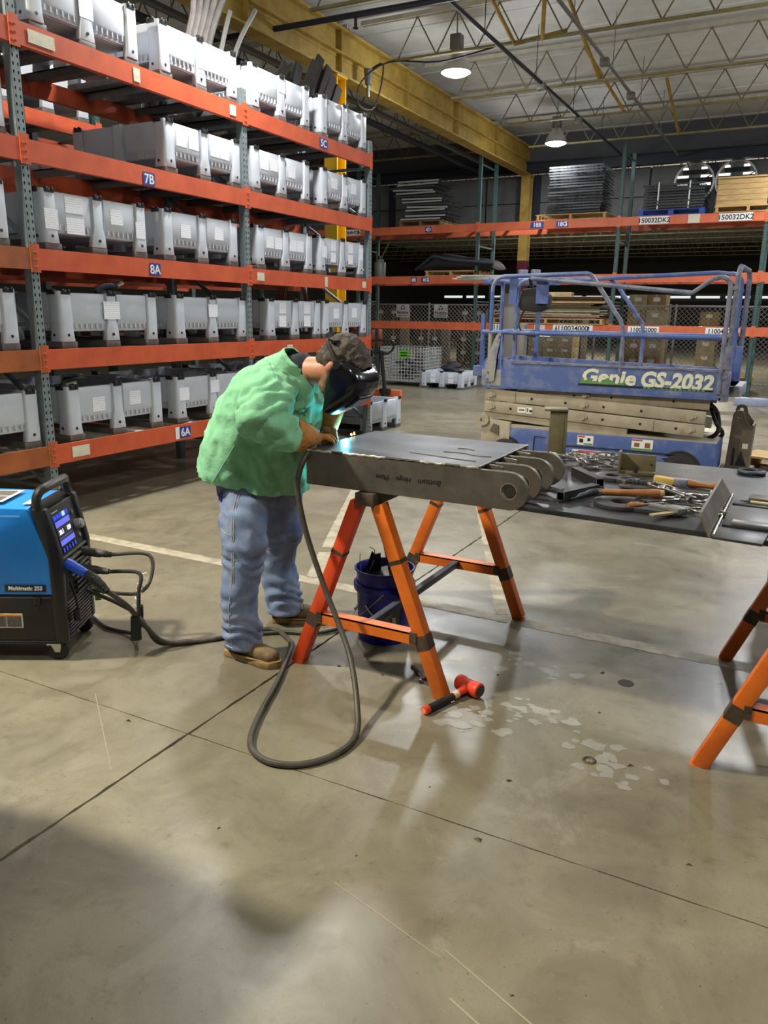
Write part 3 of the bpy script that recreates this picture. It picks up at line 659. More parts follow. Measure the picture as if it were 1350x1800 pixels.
for X, z, wd, ht, tx, sz, bm_, tm in ((-2.92, 2, .56, .14, '150032DK2', .125, white, ink), (-1.42, 2, .60, .14, '150032DK2', .13, white, ink), (-2.17, 2, .22, .16, None, 0, paper2, ink), (-5.32, 2, .28, .12, '18B', .12, sign_blue, white), (-4.78, 2, .26, .12, '18C', .12, sign_blue, white),
                                      (-7.88, 2, .16, .11, '4D', .10, sign_blue, white), (-8.22, 1, .15, .11, '8B', .10, sign_blue, white), (-7.92, 1, .21, .11, '8C', .10, sign_blue, white), (-9.9, 2, .46, .13, '0064HDA', .11, white, ink),
                                      (-5.88, 0, .82, .14, '110032000', .15, white, ink), (-5.13, 0, .24, .13, None, 0, paper2, ink), (-4.4, 0, .86, .15, '110034000', .15, white, ink), (-2.93, 0, .62, .14, '110032000', .12, white, ink), (-1.42, 0, .62, .14, '110042000', .12, white, ink)):
    s_ = sign(FR, fx(X), -.016, FZ[z] + .085, wd, ht, bm_, tx, sz, tm, bold=.003)
def arrow(X, z, m, up=1):
    part('arrow_mark', MB().prism([(-.012, -.05), (.012, -.05), (.012, .01), (.03, .01), (0, .055), (-.03, .01), (-.012, .01)], lambda u, v, d: (fx(X) + u, d, z + v * up), -.0205, -.0192), m, FR)
for X in (-4.06, ): arrow(X, FZ[0] + .085, ink)
arrow(-4.76, FZ[0] + .085, ink, -1); arrow(-9.72, FZ[2] + .085, ink); arrow(-4.69, FZ[2] + .085, white, -1); arrow(-7.85, FZ[1] + .085, white, -1)

def pallet(label, x, y, z, wd=1.1, dp=1.0, m=None, group='pallets on the far rack', rz=0., h=.12, blue=False):
    m = m or wood_old; t = thing('wooden_pallet', label, 'pallet', (x, y, z), rz, group)
    for k in range(5): part('deck_board', MB().box(-wd / 2, wd / 2, -dp / 2 + k * (dp - .11) / 4, -dp / 2 + k * (dp - .11) / 4 + .11, h - .02, h), m, t)
    for sx in (-1, 0, 1):
        xx = sx * (wd / 2 - .05)
        if blue:
            for yy in (-dp / 2 + .06, 0, dp / 2 - .06): part('block', MB().box(xx - .05, xx + .05, yy - .055, yy + .055, .02, h - .02), m, t)
        else: part('stringer', MB().box(xx - .025, xx + .025, -dp / 2, dp / 2, .018, h - .02), m, t)
    for yy in (-dp / 2 + .055, dp / 2 - .055): part('bottom_board', MB().box(-wd / 2, wd / 2, yy - .05, yy + .05, 0, .018), m, t)
    return t
# wire decks: one kind, copied into three stacks
def wire_deck_proto():
    t = thing('wire_deck', 'proto', 'wire deck', group='wire decks stacked on the far rack')
    wr = MB()
    for k in range(15): x = -.56 + k * .08; wr.bar((x, -.5, 0), (x, .5, 0), .006, .006)
    for k in range(11): y = -.5 + k * .1; wr.bar((-.57, y, .006), (.57, y, .006), .006, .006)
    for k in range(15): x = -.56 + k * .08; wr.bar((x, -.5, 0), (x, -.5, -.035), .006, .006, up=(0, 1, 0))
    wr.bar((-.57, -.5, -.035), (.57, -.5, -.035), .006, .006)
    part('wires', wr, wire_dark, t, smooth=False)
    for x in (-.42, 0, .42): part('channel', MB().box(x - .02, x + .02, -.5, .5, -.012, -.003), wire_dark, t)
    part('front_bar', MB().box(-.57, .57, -.512, -.503, -.024, .002), deck_bar, t)
    return t
wd0 = wire_deck_proto(); first = True; dark_bar = [c_ for c_ in wd0.children if c_.name.startswith('front_bar')][0].data; bright_bar = mesh_of('front_bar', MB().box(-.5, .5, -.514, -.503, -.026, .006), deck_bar2)
ORD = 'first second third fourth fifth sixth seventh eighth ninth tenth eleventh twelfth thirteenth fourteenth fifteenth sixteenth seventeenth eighteenth nineteenth twentieth twenty-first twenty-second'.split()
def stack(x, y, z, n, dz, jitter, where, fbar=0):
    global first
    rr = random.Random(int(x * 10))
    for i in range(n):
        M = T(x + rr.uniform(-jitter, jitter) + (.18 * math.sin(i * .45) if jitter > .05 else 0), y + rr.uniform(-.03, .03), z + .045 + i * dz, rr.uniform(-.04, .04), 0, rr.uniform(-.02, .03) if jitter > .05 else 0)
        lb = ORD[i] + ' wire deck from the bottom of the ' + where
        if first: wd0.matrix_world = M; wd0['label'] = lb; first = False; d_ = wd0
        else: d_ = copy_tree(wd0, M, lb)
        for ch_ in d_.children:
            if ch_.name.startswith('front_bar'): ch_.data = bright_bar if (fbar and i % 3 != 2) else dark_bar
TZ = FZ[2] + .17
pallet('weathered pallet under the uneven wire deck stack at left of the far rack', -8.1, 17.5, TZ); stack(-8.1, 17.5, TZ + .12, 14, .062, .08, 'uneven stack at the left', 1)
pallet('pale pallet under the tall wire deck stack above the 18B sign', -4.62, 17.5, TZ, 1.5, 1.0, wood); stack(-4.55, 17.5, TZ + .12, 17, .055, .02, 'tall stack above the 18B sign')
bp_ = pallet('blue pallet under the low wire deck stack above the first 150032DK2 sign', -2.62, 17.5, TZ, 1.25, 1.0, mat('pallet_blue', (34, 74, 160), .6), blue=True); stack(-2.6, 17.5, TZ + .12, 9, .052, .03, 'low stack on the blue pallet')
t = thing('strapping', 'two white straps around the low wire deck stack', 'straps', (-2.6, 17.5, TZ + .12))
for x in (-.28, .30): part('strap', MB().box(x - .012, x + .012, -.535, -.533, 0, .5).box(x - .012, x + .012, -.535, .535, .498, .5), white, t)
# wooden crate on its own pallet
pallet('new pallet under the boarded wooden crate', -1.22, 17.5, TZ, 1.2, 1.05, wood)
t = thing('wooden_crate', 'pale boarded wooden crate at the right end of the top shelf', 'crate', (-1.22, 17.5, TZ + .12))
for k in range(5): part('board', MB().box(-.58, .58, -.5, -.475, k * .098 + .002, k * .098 + .095), wood, t); part('board', MB().box(-.58, .58, .475, .5, k * .098 + .002, k * .098 + .095), wood, t)
for sx in (-1, 1):
    for k in range(5): part('side_board', MB().box(sx * .58 - .0125, sx * .58 + .0125, -.474, .474, k * .098 + .002, k * .098 + .095), wood, t)
part('lid', MB().box(-.6, .6, -.52, .52, .492, .51), wood, t); part('lid_batten', MB().box(-.59, .4, -.46, -.38, .51, .53), wood, t)
# second shelf: black vinyl bundle on a pallet
SZ = FZ[1] + .17
pallet('thin pallet under the folded black vinyl cover', -7.3, 17.5, SZ, 1.3, 1.0, wood)
t = thing('vinyl_cover', 'black folded vinyl cover heaped on a pallet on the middle shelf', 'cover', (-7.2, 17.4, SZ + .12))
def folded(y0, y1, zo):
    rows = []
    for j in range(5):
        y = y0 + (y1 - y0) * j / 4; rows.append([(x, y, zo + h) for x, h in ((-.85, .0), (-.78, .1), (-.5, .3), (-.35, .38), (-.1, .33), (.3, .26), (.6, .24), (.85, .2), (.88, .02))])
    m = MB().grid(rows); n = len(rows[0]); m.grid([[(p[0], p[1], zo - .02) for p in r] for r in rows][::-1])
    return m
m_ = MB(); sec = [(-.9, .02, .03), (-.8, .1, .1), (-.55, .3, .13), (-.38, .38, .15), (-.1, .34, .16), (.3, .27, .15), (.62, .25, .14), (.86, .2, .13), (.92, .1, .08)]
m_.loft([(Vector((x, 0, z * .5 + .02)), Vector((0, .46, 0)), Vector((0, 0, z * .5))) for x, z, q_ in sec], 16); part('upper_fold', m_, tarp, t)
part('lower_fold', MB().tube([(-.98, -.42, .02), (-.75, -.46, .16), (-.5, -.48, .3), (-.1, -.48, .22), (.5, -.46, .17), (.95, -.44, .13)], .035, 8), tarp, t)
# small things at the left end of the middle shelf
t = thing('machine_part', 'grey machine part with a rod at the left end of the middle shelf', 'machine part', (-9.35, 17.4, SZ))
part('drum', MB().cyl((0, 0, 0), (0, 0, .36), .14, n=16).cyl((0, 0, .36), (0, 0, .42), .09, n=14), pipe_grey, t, bevel=.01); part('rod', MB().cyl((0, .02, .4), (.25, .02, .85), .012, n=6), rod_paint, t); part('cap', MB().cyl((0, 0, .42), (0, 0, .5), .06, n=12), black, t)
# bottom shelf: stacked sheets, boards and timber on a pallet behind the lift
BZ = FZ[0] + .17
pallet('pale pallet under the stack of boards on the lowest far shelf', -5.0, 17.45, BZ, 2.5, 1.0, wood)
rr = random.Random(3); bm_cols = [mat('board_' + n_, c_, .7, col2=c2, scale=4) for n_, c_, c2 in (('tan', (190, 166, 120), (160, 136, 94)), ('rust', (122, 70, 56), (96, 54, 44)), ('dark', (74, 64, 52), (54, 46, 38)), ('pale', (206, 190, 150), (176, 156, 116)), ('grey', (140, 136, 124), (110, 104, 94)))]
z = BZ + .12
for i in range(21):
    th = rr.choice((.014, .018, .026, .03)); Ls = rr.uniform(.95, 1.28); xo = rr.uniform(-.12, .12)
    c_ = bm_cols[rr.choice((0, 3, 3, 4, 1))] if i < 9 else bm_cols[rr.choice((1, 2, 0, 1, 2, 3))]
    sag = MB(); yo = rr.uniform(-.06, .06)
    sag.box(-Ls, Ls, -.46, .46, 0, th)
    solo('timber_board', sag, c_, ORD[i] + ' board from the bottom of the stack behind the scissor lift', 'board', 'boards stacked on the lowest far shelf', loc=(-4.98 + xo, 17.45 + yo, z), rot=(0, 0, rr.uniform(-.03, .03)))
    z += th + .002
for k, (x, wd) in enumerate(((-5.55, .55), (-4.75, .5))):
    solo('timber_block', MB().box(-wd / 2, wd / 2, -.1, .1, 0, .09), bm_cols[3], ('left' if k == 0 else 'right') + ' pale timber block lying on top of the board stack', 'timber', loc=(x, 17.2, z), bevel=.004)
# ================================================================ fence behind the far rack
FNY = 20.75
fn = thing('chain_link_fence', 'dark chain link fence with grey pipe frame behind the far rack', 'fence', (-12, FNY, 0))
L_ = 14.0; msh = MB(); st = .115; Hf = 1.86
for k in range(int(L_ / st) + int(Hf / st)):
    a = k * st
    x0, z0 = (a, 0) if a <= L_ else (L_, a - L_); x1, z1 = (a - Hf, Hf) if a >= Hf else (0, a)
    msh.bar((x0, 0, z0 + .02), (x1, 0, z1 + .02), .0075, .0075, up=(0, 1, 0)); msh.bar((L_ - x0, .008, z0 + .02), (L_ - x1, .008, z1 + .02), .0075, .0075, up=(0, 1, 0))
part('wire_mesh', msh, galv, fn, kind='stuff', smooth=False)
for x in (.0, 2.45, 4.9, 7.2, 9.02, 9.16, 12.1, 14): part('fence_post', MB().cyl((x, .03, 0), (x, .03, 1.93), .028, n=8), galv, fn)
for z in (.06, 1.88): part('rail', MB().cyl((0, .03, z), (14, .03, z), .02, n=8), galv, fn)
for k, X in enumerate((-10.36, -9.16)):
    s_ = thing('notice_sign', ('left' if k == 0 else 'right') + ' white notice sign with recycling mark hung on the fence', 'sign', (X, FNY - .035, 1.70))
    part('panel', MB().box(-.21, .21, -.004, .004, -.18, .18), white, s_)
    text('Notice', .13, ink, s_, face_m(0, -.0046, -.05), bold=.003)
    for a in range(3):
        th = a * 2 * math.pi / 3 + math.pi / 2; c = Vector((.05 * math.cos(th), 0, .05 * math.sin(th) + .085)); tn = Vector((-math.sin(th), 0, math.cos(th)))
        part('recycling_arrow', MB().bar(c - tn * .04 + Vector((0, -.0055, 0)), c + tn * .02 + Vector((0, -.0055, 0)), .026, .0015, up=(0, 1, 0)).prism([(-.022, 0), (.022, 0), (0, .03)], lambda u, v, d: tuple(c + tn * (.02 + v) + Vector((math.cos(th), 0, math.sin(th))) * u + Vector((0, -.0055 + d, 0))), -.0008, .0008), ink, s_)
    part('small_print', MB().box(-.17, .17, -.0052, -.004, -.145, -.125), ink, s_)
# pallet loads of wrapped cartons behind the fence
def carton_stack(x, y, nx, nz, wd, ht, label, m=None):
    p = pallet('pallet under the cartons, ' + label, x, y, 0, nx * wd + .1, .9, wood_old, 'pallets on the floor behind the fence')
    rr = random.Random(int(x * 7) + int(y))
    for k in range(nz):
        for i in range(nx):
            t = thing('carton', ORD[k] + ' carton from the floor, ' + ('only' if nx == 1 else 'left middle right'.split()[i if nx == 3 else i * 2]) + ' column, ' + label, 'carton', (x + (i - (nx - 1) / 2) * wd, y, .121 + k * ht), rr.uniform(-.02, .02), 'cartons on pallets behind the fence')
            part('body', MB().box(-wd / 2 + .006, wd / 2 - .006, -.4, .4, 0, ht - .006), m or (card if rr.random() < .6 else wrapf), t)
            part('tape', MB().box(-.03, .03, -.402, -.4, 0, ht - .006), wrapf, t)
            part('carton_label', MB().box(-.09, .09, -.4025, -.4, ht * .55, ht * .8), white, t)
carton_stack(-3.95, 23.5, 2, 5, .5, .42, 'tall stack left of the gate'); carton_stack(-6.6, 23.4, 3, 3, .45, .3, 'low wrapped stack', wrapf); carton_stack(-2.7 - 2.3 + 2.4, 26.5, 1, 4, .55, .42, 'narrow stack')
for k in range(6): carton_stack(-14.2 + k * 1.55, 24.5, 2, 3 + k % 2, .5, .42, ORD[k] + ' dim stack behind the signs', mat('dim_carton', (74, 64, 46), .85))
for k in range(3): pallet('pale pallet in the low pile behind the right end of the lift, ' + ('bottom', 'middle', 'top')[k], -1.55 + .03 * k, 19.3, k * .13, 1.3, .9, wood, 'low pallet pile behind the lift', rz=.02 * k)
# ================================================================ things on the floor near the far rack
cg = thing('wire_cage', 'grey folding wire mesh container with green tag on the floor by the far rack', 'wire container', (-8.07, 16.62, 0))
def cage_panel(ax, a0, a1, pos):
    m = MB()
    f = (lambda u, z: (u, pos, z)) if ax == 'x' else (lambda u, z: (pos, u, z))
    n = int((a1 - a0) / .075)
    for k in range(n + 1): u = a0 + (a1 - a0) * k / n; m.bar(f(u, .12), f(u, .86), .009, .009, up=(1, 1, 0))
    for k in range(11): z = .12 + .74 * k / 10; m.bar(f(a0, z), f(a1, z), .009, .009)
    return m
for sg in (-1, 1):
    part('mesh_panel', cage_panel('x', -.56, .56, sg * .5), cage_wire, cg, kind='stuff', smooth=False); part('mesh_panel', cage_panel('y', -.5, .5, sg * .56), cage_wire, cg, kind='stuff', smooth=False)
part('base_frame', MB().box(-.57, .57, -.51, .51, .09, .125), galv, cg, bevel=.006)
for sx in (-1, 1):
    for sy in (-1, 1): part('foot', MB().box(sx * .5 - .04, sx * .5 + .04, sy * .44 - .04, sy * .44 + .04, 0, .09), galv, cg)
tg = part('tag', MB().box(-.06, .18, -.512, -.508, .64, .8), tag_green, cg)
for k in range(2): part('tag_print', MB().box(-.03, .15, -.5135, -.512, .67 + k * .06, .70 + k * .06), ink, tg)
for k in range(12):
    solo('scrap_casting', MB().box(-.12, .12, -.05, .05, -.03, .03).cyl((.1, 0, 0), (.22, .02, .02), .03, n=8), dark_steel if k % 4 else pipe_grey, 'loose scrap part heaped inside the wire container by the far rack', 'scrap part', 'scrap parts in the wire container', bevel=.006, loc=(-8.07 + rnd.uniform(-.3, .3), 16.62 + rnd.uniform(-.28, .28), .16 + .035 * k), rot=(rnd.uniform(-.4, .4), rnd.uniform(-.4, .4), rnd.uniform(0, 3)))
b = make_bin('small looking grey bin with four labels on the floor against the far rack', T(-6.99, 16.41 + .0, 0, -math.pi / 2) @ Matrix.Diagonal((.78, .98, .88, 1)), 'grey bins on the floor')
for y, z in ((-.22, .34), (-.22, .2), (.22, .34), (.22, .2)): label_on(b, y, z)
t = thing('black_bag', 'crumpled black bag heaped in the grey bin by the far rack', 'bag', (-6.95, 16.45, .3))
m_ = MB(); m_.loft([(Vector((.05 * math.sin(k * 2.1), .04 * math.cos(k * 1.7), -.12 + .05 * k)), Vector((.22 * math.sin(.35 + k * .31) + .03, 0, 0)), Vector((0, .2 * math.sin(.35 + k * .31) + .02, 0))) for k in range(9)], 12); part('sack', m_, tarp, t)
b = make_bin('open grey bin on the floor at the far end of the left rack', T(-5.62, 9.62, .0, .02), 'grey bins on the floor')
# pallet jack behind the end of the rack
pj = thing('pallet_jack', 'pallet jack with black handle and orange frame behind the end of the left rack', 'pallet jack', (-6.25, 11.8, 0))
part('handle_shaft', MB().tube([(.03, 0, .32), (-.02, 0, .75), (-.05, 0, 1.0)], .035, 8), black, pj)
part('handle_loop', MB().tube([(-.05, 0, .98), (.06, 0, .98 - .03), (.17, 0, 1.02), (.19, 0, 1.13), (.12, 0, 1.17), (-.2, 0, 1.165), (-.28, 0, 1.12), (-.26, 0, 1.02), (-.15, 0, .96), (-.05, 0, .98)], .02, 8), black, pj)
part('pump', MB().cyl((.03, .0, .1), (.03, .0, .36), .07, n=12).box(-.05, .12, -.06, .06, .28, .36), black, pj, bevel=.008)
part('frame', MB().box(-.3, .3, .06, .14, .08, .34), orange_far, pj, bevel=.01)
for y in (-.02, .36): part('fork', MB().box(-1.3, -.3, y - .07, y + .07, .08, .13), orange_far, pj, bevel=.008)
for x in (-.08, .12): part('steer_wheel', MB().cyl((x, -.03, .09), (x + .05, -.03, .09), .09, n=14), rubber, pj)
t = thing('orange_machine', 'small orange red machine beside the fence behind the rack end', 'machine', (-10.35, 18.6, .0))
part('body', MB().box(-.35, .3, -.3, .3, .75, 1.2), mat('machine_red', (182, 62, 36), .5), t, bevel=.03); part('hood', MB().cyl((-.2, 0, 1.2), (-.2, 0, 1.55), .1, n=12), MATS['machine_red'], t)
for sx in (-1, 1):
    for sy in (-1, 1): part('leg', MB().box(sx * .25 - .03, sx * .25 + .03, sy * .22 - .03, sy * .22 + .03, 0, .75), dark_steel, t)
# ================================================================ blue scissor lift
SL = thing('scissor_lift', 'dusty blue scissor lift with beige arms and guard rails behind the tool table', 'lift', (-2.90, 7.70, 0))
LW = 2.31
# chassis
ch = part('chassis', MB().box(.30, 2.32, .02, .79, .14, .47), lift_blue2, SL, bevel=.012)
part('chassis_top', MB().prism([(.30, .468), (.30, .50), (1.2, .495), (2.32, .475), (2.32, .468)], lambda u, v, d: (u, d, v), .03, .78), beige, SL)
part('chassis_end', MB().prism([(-.0, .30), (.0, .52), (.10, .54), (.32, .52), (.32, .22), (.1, .24)], lambda u, v, d: (u, d, v), .01, .80), beige, SL, bevel=.01)
part('end_bracket', MB().holed([(.02 + .07 * math.cos(a), .53 + .06 * math.sin(a)) for a in np.linspace(0, 2 * math.pi, 16, False)], [(.02 + .025 * math.cos(a), .53 + .022 * math.sin(a)) for a in np.linspace(0, 2 * math.pi, 16, False)], lambda u, v, d: (u, d, v), -.02, .03), beige, SL)
part('tie_down_eye', MB().prism([(.10, .42), (.14, .50), (.2, .48), (.2, .38), (.16, .40)], lambda u, v, d: (u, d, v), -.004, .012), mat('eye_dark', (92, 84, 70), .6), SL)
pan = part('side_door', MB().box(.92, 2.02, .006, .02, .15, .315), lift_blue2, SL, bevel=.006)
part('door_seam', MB().tube([(.90, .005, .318), (.96, .005, .335), (1.98, .005, .335), (2.04, .005, .31), (2.045, .005, .16)], .006, 6, smooth=2), black, pan)
part('door_latch', MB().box(1.86, 1.94, .0, .008, .285, .295), black, pan)
part('side_seam', MB().tube([(.58, .014, .22), (.585, .014, .385), (.605, .014, .40), (.70, .014, .40)], .004, 5, smooth=2), black, SL)
for x in (.28, 2.02):
    for y in (.0, .70):
        wv = part('wheel', MB().lathe([(.06, -.05), (.15, -.055), (.17, -.045), (.178, -.02), (.178, .02), (.17, .045), (.15, .055), (.06, .05)], (0, 0, 0), 24, T(x, y + .05, .178, 0, math.pi / 2)), rubber, SL)
        part('hub', MB().cyl((x, y - .004, .178), (x, y + .10, .178), .075, n=16), beige, wv)
    part('wheel_arch', MB().prism([(x + .2 * math.cos(a), .178 + .2 * math.sin(a)) for a in np.linspace(.15, math.pi - .15, 12)] + [(x, .178)], lambda u, v, d: (u, d, v), .012, .019), black_matt, SL)
# scissor arms (stowed, slightly inclined)
def arm(xa, za, xb, zb, y, h, m, nm='scissor_arm', th=.035):
    return part(nm, MB().bar((xa, y, za), (xb, y, zb), th, h), m, SL, bevel=.006)
def pin(p, x, y, z, r=.036, m=beige):
    part('pin_washer', MB().cyl((x, y - .006, z), (x, y, z), r * 1.35, n=16), m, p); part('pin', MB().cyl((x, y - .024, z), (x, y, z), r * .8, n=14).box(x - .01, x + .05, y - .02, y - .012, z - .01, z + .01), m, p)
def hole(p, x, y, z, r=.013): part('bore', MB().cyl((x, y - .0025, z), (x, y - .0005, z), r, n=10), black, p)
for ya, m_ in ((.045, beige), (.765, beige)):
    a1 = arm(.02, .80, 2.20, .70, ya, .115, m_); a2 = arm(.02, .675, 2.20, .575, ya, .115, m_)
    b1 = arm(.35, .845, 2.22, .82, ya + .04, .10, m_); b2 = arm(.02, .60, 1.5, .50, ya + .02, .09, m_)
    if ya < .1:
        yy = ya - .0175
        for p, x, z in ((a1, .09, .797), (a1, 1.06, .752), (a1, 2.07, .706), (a2, .09, .672), (a2, 1.06, .628), (a2, 2.07, .581)): pin(p, x, yy, z)
        for p, c in ((a1, ((.53, .777), (.88, .758), (1.26, .742), (1.62, .727))), (a2, ((.31, .661), (.53, .651), (.88, .635), (1.26, .618), (1.62, .602), (1.95, .585)))):
            for x, z in c: hole(p, x, yy, z)
        part('arm_seam', MB().box(.355, .359, yy - .001, yy + .001, .735, .84), dark_steel, a1); part('arm_seam', MB().box(1.745, 1.749, yy - .001, yy + .001, .54, .645), dark_steel, a2)
        pin(b1, 1.06, ya + .0225, .842, .03)
        for x in (.95, 1.32, 1.9): hole(b1, x, ya + .0225, .834)
        d_ = part('arm_decal', MB().box(.385, .47, yy - .0015, yy, .628, .685).box(.475, .54, yy - .0015, yy, .625, .69), white, a2)
        part('decal_print', MB().box(.40, .46, yy - .0022, yy - .0015, .65, .665).box(.485, .5, yy - .0022, yy - .0015, .64, .68).box(.51, .53, yy - .0022, yy - .0015, .64, .66), mat('print_brown', (120, 84, 66), .7), d_)
part('cross_tubes', MB().cyl((.1, .03, .79), (.1, .78, .79), .03, n=10).cyl((1.06, .03, .75), (1.06, .78, .75), .03, n=10).cyl((2.07, .03, .70), (2.07, .78, .70), .03, n=10), beige, SL)
part('hydraulic_hoses', MB().tube([(2.2, .4, .45), (2.3, .3, .55), (2.26, .5, .7), (2.2, .35, .8)], .022, 7).tube([(2.22, .6, .4), (2.33, .5, .5), (2.28, .3, .62), (2.2, .5, .75)], .02, 7).box(2.2, 2.3, .1, .7, .2, .42), black_matt, SL)
# platform
DZ0, DZ1 = .88, 1.17
dk = part('deck_side', MB().prism([(0, .895), (.05, .885), (LW, .87), (LW, 1.12), (.3, 1.165), (.02, 1.17)], lambda u, v, d: (u, d, v), 0, .022), lift_blue, SL)
part('deck_side', MB().prism([(0, .895), (.05, .885), (LW, .87), (LW, 1.12), (.3, 1.165), (.02, 1.17)], lambda u, v, d: (u, d, v), .788, .81), lift_blue, SL)
part('deck_end_plate', MB().box(-.012, .20, -.004, .0, .895, 1.06), lift_dust, dk); part('deck_floor', MB().box(.0, LW, .022, .788, .94, .97), rail_grey, SL)
part('deck_lip', MB().box(.0, LW, -.006, .0, .872, .895), lift_blue2, SL); part('top_lip', MB().box(.3, LW, -.01, .03, 1.13, 1.15), rail_grey, SL)
part('slot', MB().box(1.0, 2.24, -.0035, -.0005, .945, .962), black, dk); part('right_end_post', MB().box(LW - .02, LW + .06, -.006, .10, .86, 1.13), rail_grey, SL, bevel=.006)
part('end_panel', MB().box(-.01, .012, .02, .79, .89, 1.14).box(LW, LW + .015, .10, .80, .9, 1.04), lift_blue, SL); part('end_step', MB().box(LW + .015, LW + .16, .12, .80, .90, 1.0), mat('step_dust', (176, 172, 166), .7, col2=(98, 104, 136), scale=9), SL, bevel=.006)
cream_l = mat('decal_cream', (226, 228, 204), .5, col2=(206, 208, 186), scale=20)
text('Genie', .185, cream_l, dk, face_m(1.285, -.0025, 1.03) @ Matrix.Rotation(-.012, 4, 'Z'), bold=.007, shear=.12, xscale=1.16)
text('GS-2032', .195, cream_l, dk, face_m(1.91, -.0025, 1.02) @ Matrix.Rotation(-.018, 4, 'Z'), bold=.009, shear=.14, xscale=.94)
gr = MB(); rr = random.Random(2)
for k in range(26):
    x = 1.02 + k * .0165; gr.box(x, x + .017, -.0042, -.003, .965, .985 + rr.uniform(.0, .03) + .012 * math.sin(k * .5))
for k in range(14): x = 1.62 + k * .04; gr.box(x, x + .03, -.0042, -.003, .945, .95 + rr.uniform(0, .018))
part('green_torn_decal', gr, label_green, dk)
part('plate_gusset', MB().holed([(.03, .93), (.10, .93), (.13, .95), (.15, 1.2), (.195, 1.42), (.20, 1.43), (.165, 1.44), (.13, 1.40), (.06, 1.22), (.03, 1.10)], [(.17 + .013 * math.cos(a), 1.38 + .02 * math.sin(a)) for a in np.linspace(-1.5, 2 * math.pi - 1.5, 10, False)], lambda u, v, d: (u, d, v), -.02, -.008), lift_dust, SL)
part('gusset_flange', MB().box(.185, .2, -.02, .03, 1.12, 1.43), lift_blue, SL)
for z in (.96, 1.03): part('bolt', MB().cyl((.06, -.03, z), (.06, -.02, z), .01, n=8), steel, SL)
# decals on the chassis
def decal(x, z, wd, ht, base, bits):
    d = part('warning_decal', MB().box(x - wd / 2, x + wd / 2, -.0015 if False else .0165, .019, z - ht / 2, z + ht / 2), base, SL)
    for (u, v, a, b, m) in bits: part('decal_print', MB().box(x + u - a / 2, x + u + a / 2, .0155, .0167, z + v - b / 2, z + v + b / 2), m, d)
pr = MATS['print_brown']
decal(1.11, .40, .16, .095, white, [(-.04, .036, .07, .016, label_red), (-.04, -.005, .04, .04, ink), (.035, .01, .03, .03, ink), (.03, -.035, .09, .014, label_green)])
decal(1.66, .40, .2, .11, white, [(-.05, .045, .10, .014, label_red), (-.05, .0, .05, .04, pr), (.05, .0, .05, .05, pr), (0, -.043, .2, .02, label_green)])
decal(2.05, .245, .08, .09, white, [(0, .0, .06, .006, ink), (0, -.025, .05, .02, pr)]); decal(2.135, .245, .08, .095, white, [(0, .01, .035, .035, ink), (0, -.03, .05, .012, pr)])
decal(.22 + .02, .39, .13, .05, cream, [(-.03, 0, .03, .03, pr)])
def dd(x, z, wd, ht, base, bits):
    d = part('door_decal', MB().box(x - wd / 2, x + wd / 2, .0035, .006, z - ht / 2, z + ht / 2), base, pan)
    for (u, v, a, b, m) in bits: part('decal_print', MB().box(x + u - a / 2, x + u + a / 2, .0027, .0037, z + v - b / 2, z + v + b / 2), m, SL)
dd(1.18, .26, .38, .09, white, [(-.03, .032, .2, .018, label_red), (-.12, -.01, .05, .03, ink), (.06, -.01, .1, .03, pr), (.15, .0, .02, .05, ink)])
dd(1.58, .26, .12, .1, cream, [(0, .036, .10, .02, label_green), (0, -.01, .08, .03, pr)])
# guard rails
def rail(nm, pts, m, r=.021, sm=1): return part(nm, MB().tube(pts, r, 8, smooth=sm), m, SL)
def arc(c, r, a0, a1, y, n=6): return [(c[0] + r * math.cos(a), y, c[1] + r * math.sin(a)) for a in np.linspace(a0, a1, n)]
yn, yf_ = .012, .79
rail('guard_rail', [(.06, yn, .9), (.06, yn, 1.84)] + arc((.18, 1.86), .12, math.pi, math.pi / 2, yn) + [(1.0, yn, 2.0)] , lift_blue)
part('post_dust', MB().tube([(.06, yn - .002, .88), (.06, yn - .002, 1.42)], .0225, 8, smooth=1), lift_dust, SL)
rail('guard_rail', arc((.99, 1.90), .10, math.pi / 2, .55, yn) + [(1.36, yn, 1.56)] + [(1.39, yn, 1.47), (1.39, yn, 1.05)], rail_grey)
rail('entry_rail', [(.46, yn - .02, 1.96), (1.97, yn - .02, 1.82), (2.14, yn - .02, 1.945)] + arc((2.20, 1.87), .085, 2.1, 0, yn - .02) + [(2.285, yn - .02, .93)], rail_grey)
rail('mid_rail', [(-.03, yn, 1.435), (2.28, yn, 1.425)], lift_blue2, .022)
rail('guard_rail', [(.06, yf_, .9), (.06, yf_, 1.84)] + arc((.18, 1.86), .12, math.pi, math.pi / 2, yf_) + [(1.04, yf_, 1.99)] + [(1.12, yf_, 1.94), (1.42, yf_, 1.54), (1.44, yf_, 1.46), (1.44, yf_, 1.05)], lift_blue)
rail('extension_rail', [(.6, yf_ - .05, 1.97), (2.1, yf_ - .05, 2.03)] + arc((2.22, 1.92), .10, 1.8, 0, yf_ - .05) + [(2.32, yf_ - .05, .93)], lift_blue)
rail('mid_rail', [(-.03, yf_, 1.435), (2.3, yf_, 1.43)], lift_blue, .022)
rail('end_rail', [(.02, yn, 1.95), (.02, yf_, 1.95)], lift_blue); rail('end_rail', [(.02, yn, 1.435), (.02, yf_, 1.435)], lift_blue)
rail('gate_arch', [(2.335, yn, .92), (2.335, yn, 1.97), (2.345, .06, 2.045), (2.37, .72, 2.045), (2.38, yf_, 1.97), (2.38, yf_, .92)], rail_grey, .024)
rail('gate_post', [(.03, .40, .96), (.03, .40, 1.95)], lift_blue)
